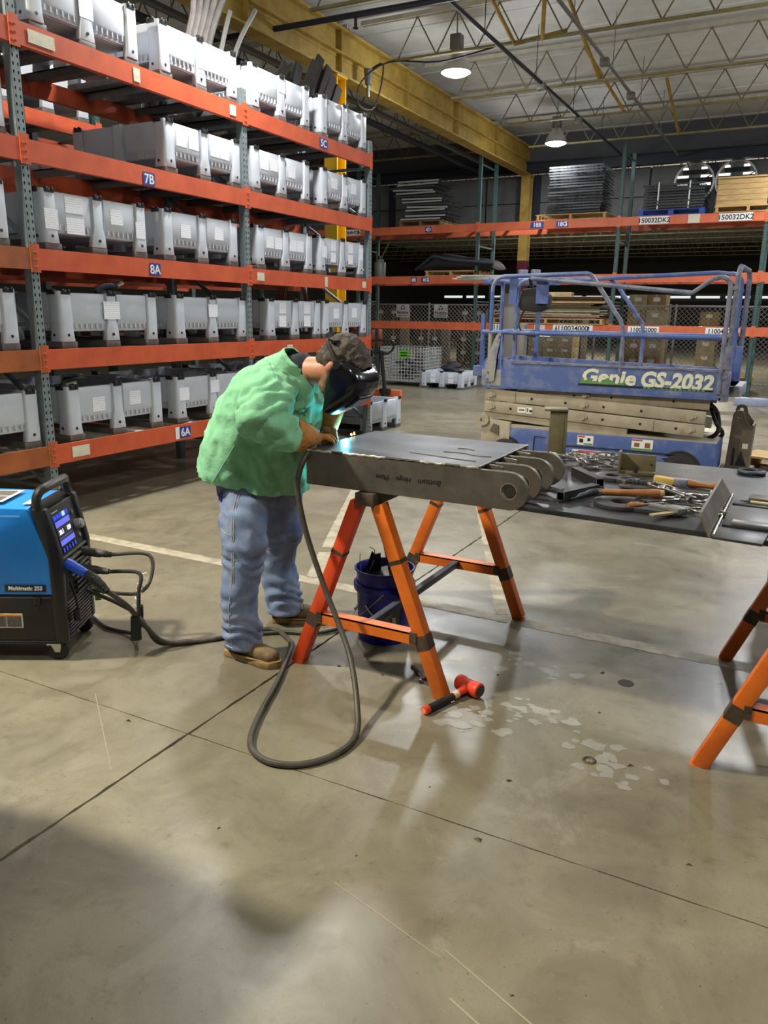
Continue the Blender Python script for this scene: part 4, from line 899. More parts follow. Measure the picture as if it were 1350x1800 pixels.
for y in (yn, yf_):
    for z in (1.86, 1.45, 1.08): part('gate_hinge', MB().box(2.29, 2.345, y - .03, y + .03, z - .018, z + .018), rail_grey, SL, bevel=.004)
part('gate_sleeve', MB().box(2.27, 2.36, -.02, .04, 1.15, 1.36), rail_grey, SL, bevel=.008); part('gate_sleeve', MB().box(2.30, 2.40, .73, .82, .98, 1.34), lift_blue, SL, bevel=.008)
part('gate_foot', MB().box(2.30, 2.41, .05, .75, .955, 1.0), dark_steel, SL)
cbx = part('control_box', MB().prism([(.30, 1.70), (.34, 1.86), (.52, 1.88), (.60, 1.80), (.60, 1.68), (.5, 1.64), (.34, 1.65)], lambda u, v, d: (u, d, v), .10, .30), black_matt, SL, bevel=.012)
part('joystick', MB().cyl((.42, .18, 1.86), (.40, .16, 1.97), .02, n=8), black, cbx); part('knob', MB().cyl((.59, .1, 1.74), (.59, .07, 1.74), .025, n=10), rail_grey, cbx)
part('control_bracket', MB().box(.50, .62, .06, .08, 1.72, 1.985), lift_blue2, SL); part('control_bracket', MB().box(.22, .30, .06, .08, 1.72, 1.985), lift_blue2, SL); part('control_post', MB().bar((.40, .5, .97), (.40, .5, 1.66), .04, .04), lift_blue2, SL)
part('control_cable', MB().tube([(.36, .15, 1.66), (.32, .12, 1.52), (.38, .12, 1.42), (.5, .14, 1.40)], .009, 6), black, SL)
part('floor_pedal_box', MB().box(1.42, 1.62, .15, .38, .97, 1.12), rail_grey, SL, bevel=.01); part('hand_lever', MB().bar((1.46, .2, 1.12), (1.55, .2, 1.19), .03, .02), rail_grey, SL)
part('floor_hoop', MB().tube([(1.26, .06, 1.12), (1.26, .06, 1.17), (1.42, .06, 1.17), (1.42, .06, 1.12)], .011, 6, smooth=1), rail_grey, SL)
# ---------------------------------------------------------------- second machine behind: mast with sheets on top
ML = thing('mast_lift', 'blue and grey mast lift behind the left end of the scissor lift', 'lift', (-3.60, 9.55, 0))
part('base', MB().box(.10, .75, -.1, .6, .12, .30), lift_blue, ML, bevel=.02); part('deck', MB().box(-.12, .45, -.06, .5, .84, .97), lift_blue, ML, bevel=.01)
part('mast', MB().box(.16, .34, .22, .36, .3, 2.04).box(.36, .46, .22, .34, .3, 1.5), pipe_grey, ML, bevel=.01)
part('mast_column', MB().box(-.05, .0, -.02, .04, .8, 1.62), lift_blue2, ML, bevel=.006); part('bracket', MB().box(.3, .36, .2, .22, 1.55, 1.75), rail_grey, ML)
part('top_platform', MB().box(-.02, .8, -.1, .5, 1.98, 2.04), lift_blue, ML, bevel=.01)
for sx in (.2, .65):
    for y in (.02, .5): part('caster', MB().cyl((sx, y - .03, .06), (sx, y + .03, .06), .06, n=14), rubber, ML)
for sx in (.2, .65):
    for y in (.02, .5): part('caster_fork', MB().box(sx - .03, sx + .03, y - .035, y + .035, .06, .125), dark_steel, ML)
for k in range(3):
    solo('metal_sheet', MB().prism([(-.62 + .05 * k, 0), (.55 - .04 * k, 0), (.55 - .04 * k, .014), (-.62 + .05 * k, .014)], lambda u, v, d: (u, d, v), -.3, .3), mat('pale_sheet', (188, 190, 186), .4, col2=(160, 162, 160), scale=6), ('lowest', 'middle', 'topmost')[k] + ' pale sheet lying on top of the mast lift', 'sheet', 'sheets on the mast lift', loc=(-3.42, 9.78, 2.041 + k * .016), rot=(0, 0, .05 * k))
for k, x in enumerate((-3.18, -3.02)):
    solo('paper_roll', MB().cyl((x, 9.70, 2.09), (x, 9.70, 2.155), .06, n=16), rail_grey, ('left' if k == 0 else 'right') + ' of two small grey rolls on the sheets of the mast lift', 'roll', bevel=.008)
# steel bracket weldment behind the right end of the table
BR = thing('steel_bracket', 'grey brown upright bracket with two lugs right of the scissor lift', 'bracket', (-.52, 8.25, 0))
bs = mat('bracket_steel', (118, 108, 94), .5, metal=.3, col2=(98, 88, 76), scale=8)
def ear(y0, y1, xo, zo):
    m = MB(); n = 10
    out = [(xo - .03, 0), (xo + .19, 0), (xo + .2, .52 + zo), (xo + .12, .62 + zo)] + [(xo + .055 + .055 * math.cos(a), .66 + zo + .05 * math.sin(a)) for a in np.linspace(.6, math.pi, 5)] + [(xo - .01, .4)]
    cc = (xo + .055, .655 + zo); c2 = [(cc[0] + .02 * math.cos(a), cc[1] + .02 * math.sin(a)) for a in np.linspace(-2.3, -2.3 + 2 * math.pi, len(out), False)]
    return m.holed(out, c2, lambda u, v, d: (u, d, v), y0, y1)
part('lug_plate', ear(-.02, .0, .02, .03), bs, BR); part('lug_plate', ear(.30, .32, .02, .06), bs, BR)
part('web_plate', MB().box(.20, .215, .0, .30, .0, .60), bs, BR); part('base_block', MB().box(-.06, .26, -.06, .34, 0, .16), bs, BR, bevel=.02)
part('window', MB().prism([(.09, .2), (.19, .2), (.13, .36)], lambda u, v, d: (u, d, v), -.0225, -.0205).prism([(.05, .2), (.075, .2), (.075, .36), (.055, .38)], lambda u, v, d: (u, d, v), -.0225, -.0205), black_matt, BR)
part('small_label', MB().box(.135, .185, -.0225, -.0205, .37, .42), cream, BR)
# strip of steel on the far floor, crate on a pallet and blue tub at the right edge
solo('floor_beam', MB().box(-.5, 1.6, -.12, .12, 0, .14), mat('pale_blue_steel', (150, 158, 182), .5, col2=(130, 138, 160), scale=4), 'long pale blue steel channel lying on the floor behind the lift at the right', 'beam', loc=(-.5, 16.35, 0), bevel=.01)
P_ = pallet('pale pallet piece on the floor at the right photo edge behind the table', -.06, 9.35, 0, .62, .5, wood, 'pallets on the floor at the right', rz=-.25, h=.16)
def bucket(label, x, y, m, rz=0, marks=True, s=1.0, handle=True):
    t = thing('plastic_bucket', label, 'bucket', (x, y, 0), rz)
    part('shell', MB().lathe([(.001, .012), (.128, .012), (.132, .02), (.142, .36), (.150, .362), (.150, .366), (.153, .37), (.150, .374), (.145, .374), (.138, .36), (.126, .03), (.001, .03)], n=36), m, t)
    part('skirt', MB().lathe([(.140, .26), (.152, .262), (.156, .27), (.157, .295), (.152, .30), (.1435, .302)], n=36), m, t)
    part('foot_ring', MB().lathe([(.130, 0), (.133, .02), (.126, .02), (.124, 0), (.130, 0)], n=36), m, t)
    if handle:
        hp = [(.155 * math.cos(a), .155 * math.sin(a), .28 - .17 * math.sin(math.pi * k / 20)) for k, a in enumerate(np.linspace(math.radians(150), math.radians(330), 21))]
        h = part('bail', MB().tube(hp, .0022, 6, smooth=1), chrome, t)
        part('grip', MB().tube([Vector(p) * 1.03 for p in hp[5:9]], .009, 8, smooth=1), cream, h)
    return t
BB = thing('blue_barrel', 'dark blue plastic drum under the tool table at the right photo edge', 'drum', (.285, 5.12, 0))
part('shell', MB().lathe([(.001, .0), (.26, .0), (.285, .02), (.29, .1), (.285, .28), (.296, .3), (.285, .32), (.29, .42), (.285, .52), (.296, .55), (.285, .58), (.28, .76), (.29, .785), (.27, .80), (.262, .90), (.24, .92), (.001, .92)], n=36), bucket_blue, BB)
part('bung', MB().cyl((.12, 0, .92), (.12, 0, .94), .04, n=12), black, BB)
# ================================================================ blue welder on casters
WR = math.radians(29)
WD = thing('welding_machine', 'blue and black welding machine with lit display on casters at the left edge', 'welder', (-2.852, 2.267, 0), WR)
wl, ww = .86, .385
def side(poly, m, nm, y0, y1, bevel=.006, parent=None): return part(nm, MB().prism(poly, lambda u, v, d: (u, d, v), y0, y1), m, parent or WD, bevel=bevel)
side([(-wl, .10), (-.055, .10), (-.055, .325), (-wl, .325)], mat('welder_black', (34, 31, 27), .5), 'lower_case', .004, ww - .004)
hood = side([(-wl, .328), (-.053, .328), (-.045, .335), (-.05, .505), (-.115, .69), (-.13, .735), (-wl, .755)], welder_blue, 'hood', .002, ww - .002, .014)
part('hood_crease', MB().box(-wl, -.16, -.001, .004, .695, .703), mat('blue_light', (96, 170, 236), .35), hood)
fr = side([(-.058, .085), (0, .085), (.004, .50), (-.045, .735), (-.115, .735), (-.062, .50)], black, 'front_frame', .0, .045, .012)
side([(-.058, .085), (0, .085), (.004, .50), (-.045, .735), (-.115, .735), (-.062, .50)], black, 'front_frame', ww - .045, ww, .012)
side([(-.06, .09), (-.018, .09), (-.012, .50), (-.058, .715), (-.12, .715), (-.07, .50)], black_matt, 'front_panel', .04, ww - .04, .004)
part('handle', MB().tube([(-.072, .022, .70), (-.09, .022, .76), (-.085, .045, .80), (-.07, .10, .815), (-.07, .29, .815), (-.085, .345, .80), (-.085, .363, .76), (-.065, .363, .70)], .021, 10, smooth=5), mat('handle_black', (40, 38, 36), .35), WD)
part('top_cap', MB().box(-.13, -.075, .04, ww - .04, .712, .742), black, WD, bevel=.008)
pl = part('top_label', MB().box(-.62, -.26, .06, .30, .752, .7535), cream, WD); 
part('label_print', MB().box(-.60, -.28, .075, .17, .7535, .7542).box(-.60, -.28, .185, .285, .7535, .7542), grey_lbl, pl)
part('corner_label', MB().box(-.17, -.135, .06, .18, .7425, .744), cream, WD)
# the sloped display face: local frame e1 (across, +y), e2 (up the slope), n
nv = Vector((.215, 0, .046)).normalized(); e2 = Vector((-.046, 0, .215)).normalized(); e1 = Vector((0, 1, 0))
def pf(s_, t_, d_): return Vector((-.012, 0, .50)) + e1 * s_ + e2 * t_ + nv * d_
def pbox(nm, s0, s1, t0, t1, d0, d1, m, parent=None, bevel=0):
    return part(nm, MB().prism([(s0, t0), (s1, t0), (s1, t1), (s0, t1)], lambda u, v, d: tuple(pf(u, v, d)), d0, d1), m, parent or WD, bevel)
scr_dark = emit('screen_dark', (34, 36, 46), .25); scr_blue = emit('screen_blue', (96, 104, 232), .8); scr_btn = emit('screen_button', (28, 62, 196), .8); scr_lit = emit('screen_lit', (150, 200, 250), 1.0); scr_white = emit('screen_white', (240, 244, 250), 1.0)
scr = pbox('display', .075, .245, .035, .155, .001, .004, scr_dark)
pbox('screen_band', .078, .242, .125, .152, .004, .0046, scr_blue, scr); pbox('screen_band', .078, .242, .038, .062, .004, .0046, scr_blue, scr); pbox('screen_line', .085, .235, .072, .0735, .004, .0046, scr_blue, scr)
def ftext(tx, s_, t_, size, m, d_=.0048, bold=.0006):
    M = Matrix((( *(e1), 0), (0, 0, 0, 0), (0, 0, 0, 0), (0, 0, 0, 1)))
    M = Matrix.Identity(4)
    for k in range(3): M[k][0] = e1[k]; M[k][1] = e2[k]; M[k][2] = nv[k]; M[k][3] = pf(s_, t_, d_)[k]
    return text(tx, size, m, scr, M, bold=bold)
ftext('20.1', .118, .098, .030, scr_white); ftext('150', .205, .098, .030, scr_white)
for k in range(5):
    pbox('key', .075 + k * .035, .103 + k * .035, .160, .182, .001, .005, (scr_lit if k == 3 else scr_btn), WD, .001); pbox('key', .078 + k * .034, .101 + k * .034, .004, .028, .001, .005, black, WD, .001); pbox('key_outline', .0815 + k * .034, .0975 + k * .034, .007, .025, .005, .0056, scr_btn)
pbox('maker_print', .08, .15, .195, .199, .0, .001, cream)
part('knob', MB().cyl(pf(.30, .09, 0), pf(.30, .09, .028), .024, n=20).cyl(pf(.30, .09, .028), pf(.30, .09, .036), .018, n=20), mat('knob_grey', (176, 174, 170), .35, metal=.4), WD); part('knob_ring', MB().cyl(pf(.29, .155, 0), pf(.29, .155, .006), .012, n=12).cyl(pf(.30, .035, 0), pf(.30, .035, .006), .012, n=12), rail_grey, WD)
pbox('panel_edge', .04, .345, -.018, -.008, .0, .006, pipe_grey)
for k in range(8):
    z = .455 - k * .026; part('louvre', MB().box(-.02, .004, .12 if k < 4 else .17, .335, z, z + .009), pipe_grey if k < 5 else black, WD)
for k in range(11):
    z = .265 - k * .0165; part('louvre', MB().box(-.022, -.002, .05, .335, z, z + .008), mat('louvre_black', (58, 58, 58), .4), WD)
part('vent_box', MB().box(-.03, -.012, .045, .34, .085, .30), black_matt, WD)
# badge and print on the side
bd = part('badge', MB().box(-.262, -.075, -.0035, -.0005, .345, .378), black, WD, bevel=.001)
text('Multimatic 255', .0265, white, bd, face_m(-.169, -.0042, .361), bold=.0006, shear=.15, xscale=.98)
part('badge', MB().box(-.40, -.303, -.0035, -.0005, .345, .392), black, WD)
lb_ = part('warning_label', MB().box(-.40, -.198, -.0005 + .0025, .0045, .165, .235), cream, WD)
part('label_print', MB().box(-.39, -.275, .0008, .0021, .171, .222).box(-.270, -.205, .0008, .0021, .171, .222), grey_lbl, lb_); part('label_band', MB().box(-.39, -.205, .0008, .0021, .2235, .2325), label_orange, lb_)
part('drawer_gap', MB().box(-wl, -.06, .002, .006, .312, .316), pipe_grey, WD)
lt = part('latch', MB().box(-.138, -.105, -.008, .004, .285, .318).tube([(-.13, -.012, .25), (-.11, -.014, .28), (-.105, -.012, .315)], .004, 6), black, WD, bevel=.002)
part('drawer_handle', MB().box(-.36, -.305, .0, .005, .262, .295).box(-.355, -.31, -.001, .001, .268, .29), pipe_grey, WD)
part('base_tray', MB().box(-wl, -.02, .0, ww, .082, .10), black, WD, bevel=.006)
for x in (-.055, -.78):
    for y in (.03, ww - .03):
        c = part('caster_fork', MB().box(x - .045, x + .02, y - .03, y + .03, .078, .086).prism([(x - .03, .08), (x + .02, .08), (x + .012, .04), (x - .012, .04)], lambda u, v, d: (u, d, v), y - .022, y - .018).prism([(x - .03, .08), (x + .02, .08), (x + .012, .04), (x - .012, .04)], lambda u, v, d: (u, d, v), y + .018, y + .022), chrome, WD)
        part('caster_wheel', MB().lathe([(.012, -.016), (.04, -.016), (.046, -.008), (.046, .008), (.04, .016), (.012, .016)], (0, 0, 0), 20, T(x, y, .046, 0, math.pi / 2)), rubber, c)
# sockets, plugs and leads at the front
WM_w = WM['welding_machine']; wp = lambda x, y, z: tuple(WM_w @ Vector((x, y, z)))
gun = part('gun_connector', MB().tube([(.0, .07, .46), (.05, .06, .437), (.095, .05, .415)], [.028, .025, .022], 12), mat('connector_blue', (34, 84, 206), .4), WD)
part('strain_relief', MB().tube([(.095, .05, .415), (.13, .045, .395), (.16, .04, .37), (.19, .035, .335)], [.024, .022, .019, .016], 12), rubber, gun)
for k in range(6):
    f = k / 6; part('relief_rib', MB().cyl((.12 + .07 * f, .046 - .01 * f, .40 - .07 * f), (.128 + .07 * f, .045 - .01 * f, .393 - .07 * f), .025 - .006 * f, n=12), black, gun)
for k, z in enumerate((.455, .385)):
    part('lead_plug', MB().tube([(-.01, .28 - .05 * k, z), (.09, .25 - .05 * k, z - .002), (.15, .24 - .05 * k, z - .006)], [.021, .021, .017, .014], 12), mat('plug_rubber', (64, 60, 54), .6), WD)
part('green_tag', MB().bar((.02, .345, .30), (.03, .35, .17), .03, .002, up=(0, 1, 0)), mat('lime_tag', (142, 176, 84), .6), WD)
part('hanging_plug', MB().tube([(.0, .09, .36), (.02, .085, .30), (.025, .09, .24), (.02, .09, .22)], .006, 6).cyl((.02, .09, .225), (.02, .09, .17), .017, n=10), black, WD)
# free standing leads (they trail off the machine across the floor)
solo('torch_lead', MB().tube([wp(.19, .035, .335), (-2.66, 2.46, .25), (-2.62, 2.52, .14), (-2.57, 2.60, .03), (-2.46, 2.72, .013), (-2.35, 2.86, .013), (-2.24, 3.02, .013), (-2.10, 2.965, .013), (-2.025, 2.89, .013), (-1.978, 2.80, .013), (-1.932, 2.70, .013), (-1.86, 2.54, .013), (-1.755, 2.27, .013), (-1.675, 2.11, .013), (-1.60, 2.04, .013), (-1.50, 2.02, .013), (-1.40, 2.07, .013), (-1.335, 2.18, .013), (-1.33, 2.32, .02), (-1.40, 2.45, .08), (-1.50, 2.57, .2), (-1.60, 2.64, .31), (-1.70, 2.68, .455), (-1.80, 2.70, .67), (-1.852, 2.715, .85), (-1.852, 2.73, .93), (-1.842, 2.76, .99), (-1.835, 2.83, 1.035)], .0125, 10, smooth=6), cable, 'grey welding torch hose looping over the floor and up to the table edge', 'hose')
solo('earth_lead', MB().tube([wp(.15, .24, .449), (-2.70, 2.66, .44), (-2.66, 2.62, .33), (-2.68, 2.54, .28), (-2.82, 2.44, .30), (-2.84, 2.40, .31), (-2.72, 2.46, .25), (-2.64, 2.52, .17), (-2.60, 2.58, .03), (-2.52, 2.68, .013), (-2.40, 2.80, .013), (-2.30, 2.90, .013), (-2.16, 3.02, .013), (-1.98, 3.12, .013), (-1.80, 3.5, .013)], .0095, 8, smooth=6), cable, 'thinner dark earth cable running along the floor behind the near boot', 'cable')
ld_ = solo('power_lead', MB().tube([wp(.15, .19, .379), (-2.67, 2.56, .38), (-2.64, 2.52, .30), (-2.63, 2.50, .2), (-2.64, 2.49, .12)], .0095, 8, smooth=6), rubber, 'short black lead with a plug hanging in front of the welding machine', 'cable')
part('plug_body', MB().cyl((-2.64, 2.49, .19), (-2.635, 2.48, .075), .022, .026, 12), black, ld_); part('plug_pin', MB().cyl((-2.64, 2.475, .075), (-2.64, 2.473, .055), .0035, n=6).cyl((-2.63, 2.485, .075), (-2.63, 2.483, .055), .0035, n=6), mat('brass', (190, 150, 80), .3, metal=.9), ld_)
part('spiral_wrap', MB().tube([Vector((-2.66, 2.58 - .002 * k, .38 - .0055 * k)) + Vector((.016 * math.cos(k * 1.1), .016 * math.sin(k * 1.1), 0)) for k in range(38)], .003, 5, smooth=2), white, ld_)
solo('mains_lead', MB().tube([(-2.66, 2.55, .22), (-2.69, 2.57, .12), (-2.76, 2.60, .04), (-2.86, 2.62, .013), (-3.0, 2.62, .013), (-3.2, 2.70, .013)], .0095, 8, smooth=6), rubber, 'black ribbed lead curling under the front of the welding machine', 'cable')

# ================================================================ sawhorses
def sawhorse(label, x, y0, y1, m_near, htop, half=.37, group='orange steel sawhorses'):
    h = thing('sawhorse', label, 'sawhorse', (x, y0, 0), 0, group); D = y1 - y0
    t = .058
    part('top_beam', MB().box(-.045, .045, -.045, D + .045, htop - .055, htop), burnt, h, bevel=.004)
    for j, y in enumerate((0, D)):
        for k, sx in enumerate((-1, 1)):
            m = horse_red if sx < 0 and j == 0 and m_near else horse_orange
            top = Vector((sx * .05, y, htop - .05)); bot = Vector((sx * half, y, 0)); d = (top - bot).normalized()
            lg = part('leg', MB().bar(bot, top, t, t, up=(0, 1, 0)), m, h, bevel=.003)
            mid = bot + d * .255
            part('burnt_band', MB().bar(mid - d * .03, mid + d * .035, t + .002, t + .002, up=(0, 1, 0)), burnt, lg)
            tp = bot + d * .62
            part('scorch', MB().bar(tp - d * .006, tp + d * .012, t + .0016, t + .0016, up=(0, 1, 0)), burnt, lg)
            # flat cut foot sits on the floor
            part('foot', MB().prism([(-.033, 0), (.033, 0), (.033, .002), (-.033, .002)], lambda u, v, d_: (bot.x + u, d_, v), y - t / 2, y + t / 2), m, lg)
        xb = half - .255 * (half - .05) / (htop - .05)
        part('cross_bar', MB().box(-xb + .02, xb - .02, y - .031, y - .025, .228, .278).box(-xb + .02, xb - .02, y - .031, y + .028, .272, .278), horse_orange, h)
        part('weld_bead', MB().box(xb - .05, xb - .018, y - .034, y - .02, .235, .283).box(-xb + .018, -xb + .045, y - .034, y - .02, .235, .283), burnt, h)
    part('tie_bar', MB().box(-.018, .018, .02, D - .02, .242, .275), dark_steel, h, bevel=.003)
    return h
TOPH = .868
S1 = sawhorse('orange sawhorse with crossed tie bar carrying the welded hinge plate', -1.545, 2.80, 3.84, True, TOPH)
S2 = sawhorse('orange sawhorse at the right photo edge carrying the tool table plate', .235, 2.80, 3.84, False, .845)
for s_ in (S1, S2):
    for o in s_.children: pass
# ================================================================ welded hinge plate (workpiece)
HP = thing('hinge_weldment', 'heavy welded steel hinge plate with four round lugs resting on the orange sawhorse', 'steel weldment', (0, 0, 0))
zb, zt = .872, 1.018; x0, x1 = -1.848, -1.05
cy = (-.922, .945); R_, rh = .074, .031; n = 40
def lug_outline(left):
    arc_ = [(cy[0] + R_ * math.sin(a), cy[1] - R_ * math.cos(a)) for a in np.linspace(0, math.pi, 21)]
    poly = [(left, zb)] + [(left + (cy[0] - left) * k / 10, zb + (cy[1] - R_ - zb) * k / 10) for k in range(1, 10)] + arc_
    top = [(cy[0] + (left - cy[0]) * k / 8, cy[1] + R_ + (zt - cy[1] - R_) * k / 8) for k in range(1, 9)]
    return poly + top
def lug_plate(y, th, left):
    o = lug_outline(left); k = len(o); inn = []
    for (u, v) in o:
        a = math.atan2(v - cy[1], u - cy[0]); inn.append(a)
    # inner ring: spread evenly, starting at the direction of the first outline point
    a0 = inn[0]; inner = [(cy[0] + rh * math.cos(a0 + 2 * math.pi * i / k), cy[1] + rh * math.sin(a0 + 2 * math.pi * i / k)) for i in range(k)]
    # use a smaller plate round the eye and a plain web for the rest so faces stay tidy
    ring_o = [(cy[0] + (R_) * math.cos(t_), cy[1] + R_ * math.sin(t_)) for t_ in np.linspace(0, 2 * math.pi, 48, False)]; ring_i = [(cy[0] + rh * math.cos(t_), cy[1] + rh * math.sin(t_)) for t_ in np.linspace(0, 2 * math.pi, 48, False)]
    m = MB(); s = [t_ for t_ in np.linspace(math.pi / 2, 3 * math.pi / 2, 25)]
    m.holed(ring_o, ring_i, lambda u, v, d: (u, d, v), y, y + th)
    web = [(left, zt), (left, zb)] + [(cy[0] + (R_ - .0005) * math.cos(t_), cy[1] + (R_ - .0005) * math.sin(t_)) for t_ in reversed(s)]
    m.prism(web, lambda u, v, d: (u, d, v), y, y + th)
    return m
for k, y in enumerate((2.78, 2.945, 3.125, 3.29)):
    p_ = part('hinge_lug', lug_plate(y, .026, x0 if k == 0 else -1.20), mill, HP)
    part('bright_edge', MB().tube([(x1 if k == 0 else -1.06, y + .013, zt + .0005), (cy[0] - .01, y + .013, zt + .0035), (cy[0] + .03, y + .013, zt - .005)], .0016, 5, smooth=1), weld_bright, p_)
    part('eye_chamfer', MB().lathe([(rh - .0005, 0), (rh + .003, 0)], (0, 0, 0), 32, T(cy[0], y - .0006, cy[1], 0, math.pi / 2)), weld_bright, p_)
part('side_plate', MB().box(x0, x1, 3.386, 3.41, zb, zt), mill, HP); part('end_plate', MB().box(x0, x0 + .024, 2.806, 3.386, zb, zt), mill, HP)
part('top_plate', MB().box(x0 + .002, x1, 2.786, 3.41, zt, zt + .010), plate_dark, HP)
part('end_web', MB().box(x1 - .03, x1 - .012, 2.806, 3.386, zb + .01, zt), black_matt, HP)
for k, y in enumerate((2.86, 3.035, 3.21)):
    part('stiffener', MB().bar((x1 - .02, y + .04, zt - .012), (-.975, y - .035 + .035, zt - .012), .010, .03), mill, HP); part('bright_edge', MB().bar((x1 - .01, y + .038, zt + .0045), (-.98, y + .002, zt + .0045), .006, .0015), weld_bright, HP)
# weld beads along the top front edge
for a, b, m in ((-1.842, -1.72, weld_bright), (-1.665, -1.46, weld_bright), (-1.30, -1.19, weld_bright), (-1.125, -1.05, weld_bright), (-1.72, -1.665, burnt), (-1.46, -1.30, burnt), (-1.19, -1.125, burnt)):
    part('weld_bead', MB().tube([(x, 2.783 + .0015 * math.sin(x * 90), zt + .0055 + .0015 * math.sin(x * 140)) for x in np.linspace(a, b, max(3, int((b - a) / .012)))], .0055 if m is weld_bright else .004, 6, smooth=1), m, HP)
for p in ([(-1.30, 3.02), (-1.22, 3.03), (-1.14, 3.0), (-1.08, 3.01)], [(-1.42, 2.93), (-1.3, 2.91), (-1.2, 2.89), (-1.1, 2.88)], [(-1.28, 3.13), (-1.24, 3.14), (-1.2, 3.12)]):
    part('surface_weld', MB().tube([(x, y, zt + .0102) for x, y in p], .0035, 6, smooth=5), burnt, HP)
part('top_edge_line', MB().bar((x1, 2.79, zt + .0085), (x1, 3.41, zt + .0085), .003, .0035), weld_bright, HP)
# hand writing, upside down on the front plate
for tx, x, sz in (('Bottom', -1.255, .034), ('Hinge', -1.372, .030), ('Plate', -1.47, .032)):
    text(tx, sz, ink, HP, face_m(x, 2.7792, .944) @ Matrix.Rotation(math.pi + .03, 4, 'Z'), bold=-.0004, shear=.25)
# ================================================================ plate table at the right with tools
TZ_ = .867
PT = solo('steel_plate_table', MB().prism([(-.99, 2.90), (.95, 2.80), (.95, 4.22), (-1.04, 4.20)], lambda u, v, d: (u, v, d), .846, TZ_), plate_dark, 'large dark steel plate serving as a tool table on the right sawhorse', 'table', bevel=.002)
# ================================================================ tools lying on the plate table
def lay(o_name, label, cat, x, y, rz, group=None, z=None, rx=0, ry=0): return thing(o_name, label, cat, M=T(x, y, z if z is not None else TZ_ + .001, rz, rx, ry), group=group)
# one kind of locking clamp: fixed jaw with C arm, moving jaw, two handles, adjusting screw
def make_clamp(M, label, group):
    t = thing('locking_clamp', label, 'clamp', M=M, group=group)
    def flat(pts, wd, th, z): 
        m = MB()
        for a, b in zip(pts, pts[1:]): m.bar((a[0], a[1], z), (b[0], b[1], z), wd, th)
        return m
    part('fixed_arm', flat([(-.11, .012), (.0, .018), (.03, .05), (.09, .062), (.125, .045), (.13, .02)], .014, .008, .010), steel, t, bevel=.002)
    part('moving_arm', flat([(.0, .0), (.04, -.03), (.09, -.035), (.125, -.015), (.13, .012)], .014, .007, .012), steel, t, bevel=.002)
    part('handle', flat([(.02, -.005), (-.05, -.022), (-.13, -.028)], .016, .009, .010), chrome, t, bevel=.002)
    part('screw', MB().cyl((-.11, .012, .010), (-.145, .010, .010), .005, n=8).cyl((-.145, .010, .010), (-.16, .009, .010), .009, n=8), chrome, t)
    part('pivot', MB().cyl((.02, .012, .004), (.02, .012, .018), .008, n=8), chrome, t)
    for x, y in ((.13, .02), (.13, .012)): part('jaw_pad', MB().cyl((x, y + (.0 if y > .015 else -.008), .01), (x, y + (.008 if y > .015 else 0), .01), .009, n=8), steel, t)
    return t
cl = [(-1.00, 4.02, .3, 0, 0, 'farthest'), (-.90, 4.06, 2.6, .012, .05, 'long'), (-.97, 3.93, -.4, .02, -.06, 'leaning'), (-.86, 3.95, .9, .03, .08, 'upper'), (-.80, 4.02, 3.4, .018, -.05, 'right hand'), (-.91, 3.84, 1.9, .03, .05, 'front'), (-.78, 3.88, -.7, .012, 0, 'front right'), (-.83, 3.80, .15, 0, 0, 'nearest')]
cp = None
for i, (x, y, rz, dz, rx, wd) in enumerate(cl):
    M = T(x, y, TZ_ + .001 + dz, rz, rx); lb = 'locking clamp in the heap left of the steel angle block, the ' + wd + ' one'
    if cp is None: cp = make_clamp(M, lb, 'locking clamps heaped on the plate table')
    else: copy_tree(cp, M, lb)
for i, (x, y, rz, dz, rx, lb) in enumerate(((-.37, 3.24, .5, .012, .1, 'locking clamp lying open behind the bar with the wooden handle'), (-.31, 3.14, -.25, 0, 0, 'locking clamp nearest the upright angle plate'), (-.40, 3.36, 2.2, .02, .1, 'locking clamp crossed over the silver bar clamp'))):
    copy_tree(cp, T(x, y, TZ_ + .001 + dz, rz, rx), lb)
# square tube offcuts
def square_tube(label, p, q, s=.042, th=.004):
    p = Vector(p); q = Vector(q); t = thing('square_tube', label, 'steel tube', p, group=None); d = (q - p).normalized(); sd = d.cross(Vector((0, 0, 1))); up = Vector((0, 0, 1)); L = (q - p).length
    m = MB(); h = s / 2; ho = h - th
    o = [(-h, -h), (h, -h), (h, h), (-h, h)]; i_ = [(-ho, -ho), (ho, -ho), (ho, ho), (-ho, ho)]
    m.holed(o, i_, lambda u, v, dd_: tuple(sd * u + up * (v + h) + d * dd_), 0, L); part('tube', m, mat('black_tube', (34, 36, 40), .4, metal=.3), t)
    mm = MB()
    for a, b in zip(i_, i_[1:] + i_[:1]): 
        aa = sd * a[0] * 1.05 + up * (a[1] * 1.05 + h); bb = sd * b[0] * 1.05 + up * (b[1] * 1.05 + h); mm.bar(aa - d * .0008, bb - d * .0008, .0035, .0016, up=d)
    part('bright_cut_edge', mm, weld_bright, t)
    return t
square_tube('dark square tube, open end pointing left, near edge of tool table', (-.79, 3.05, TZ_ + .001), (-.70, 3.27, TZ_ + .001))
square_tube('dark square tube pointing right behind the nearer tube', (-.71, 3.40, TZ_ + .001), (-.87, 3.60, TZ_ + .001))
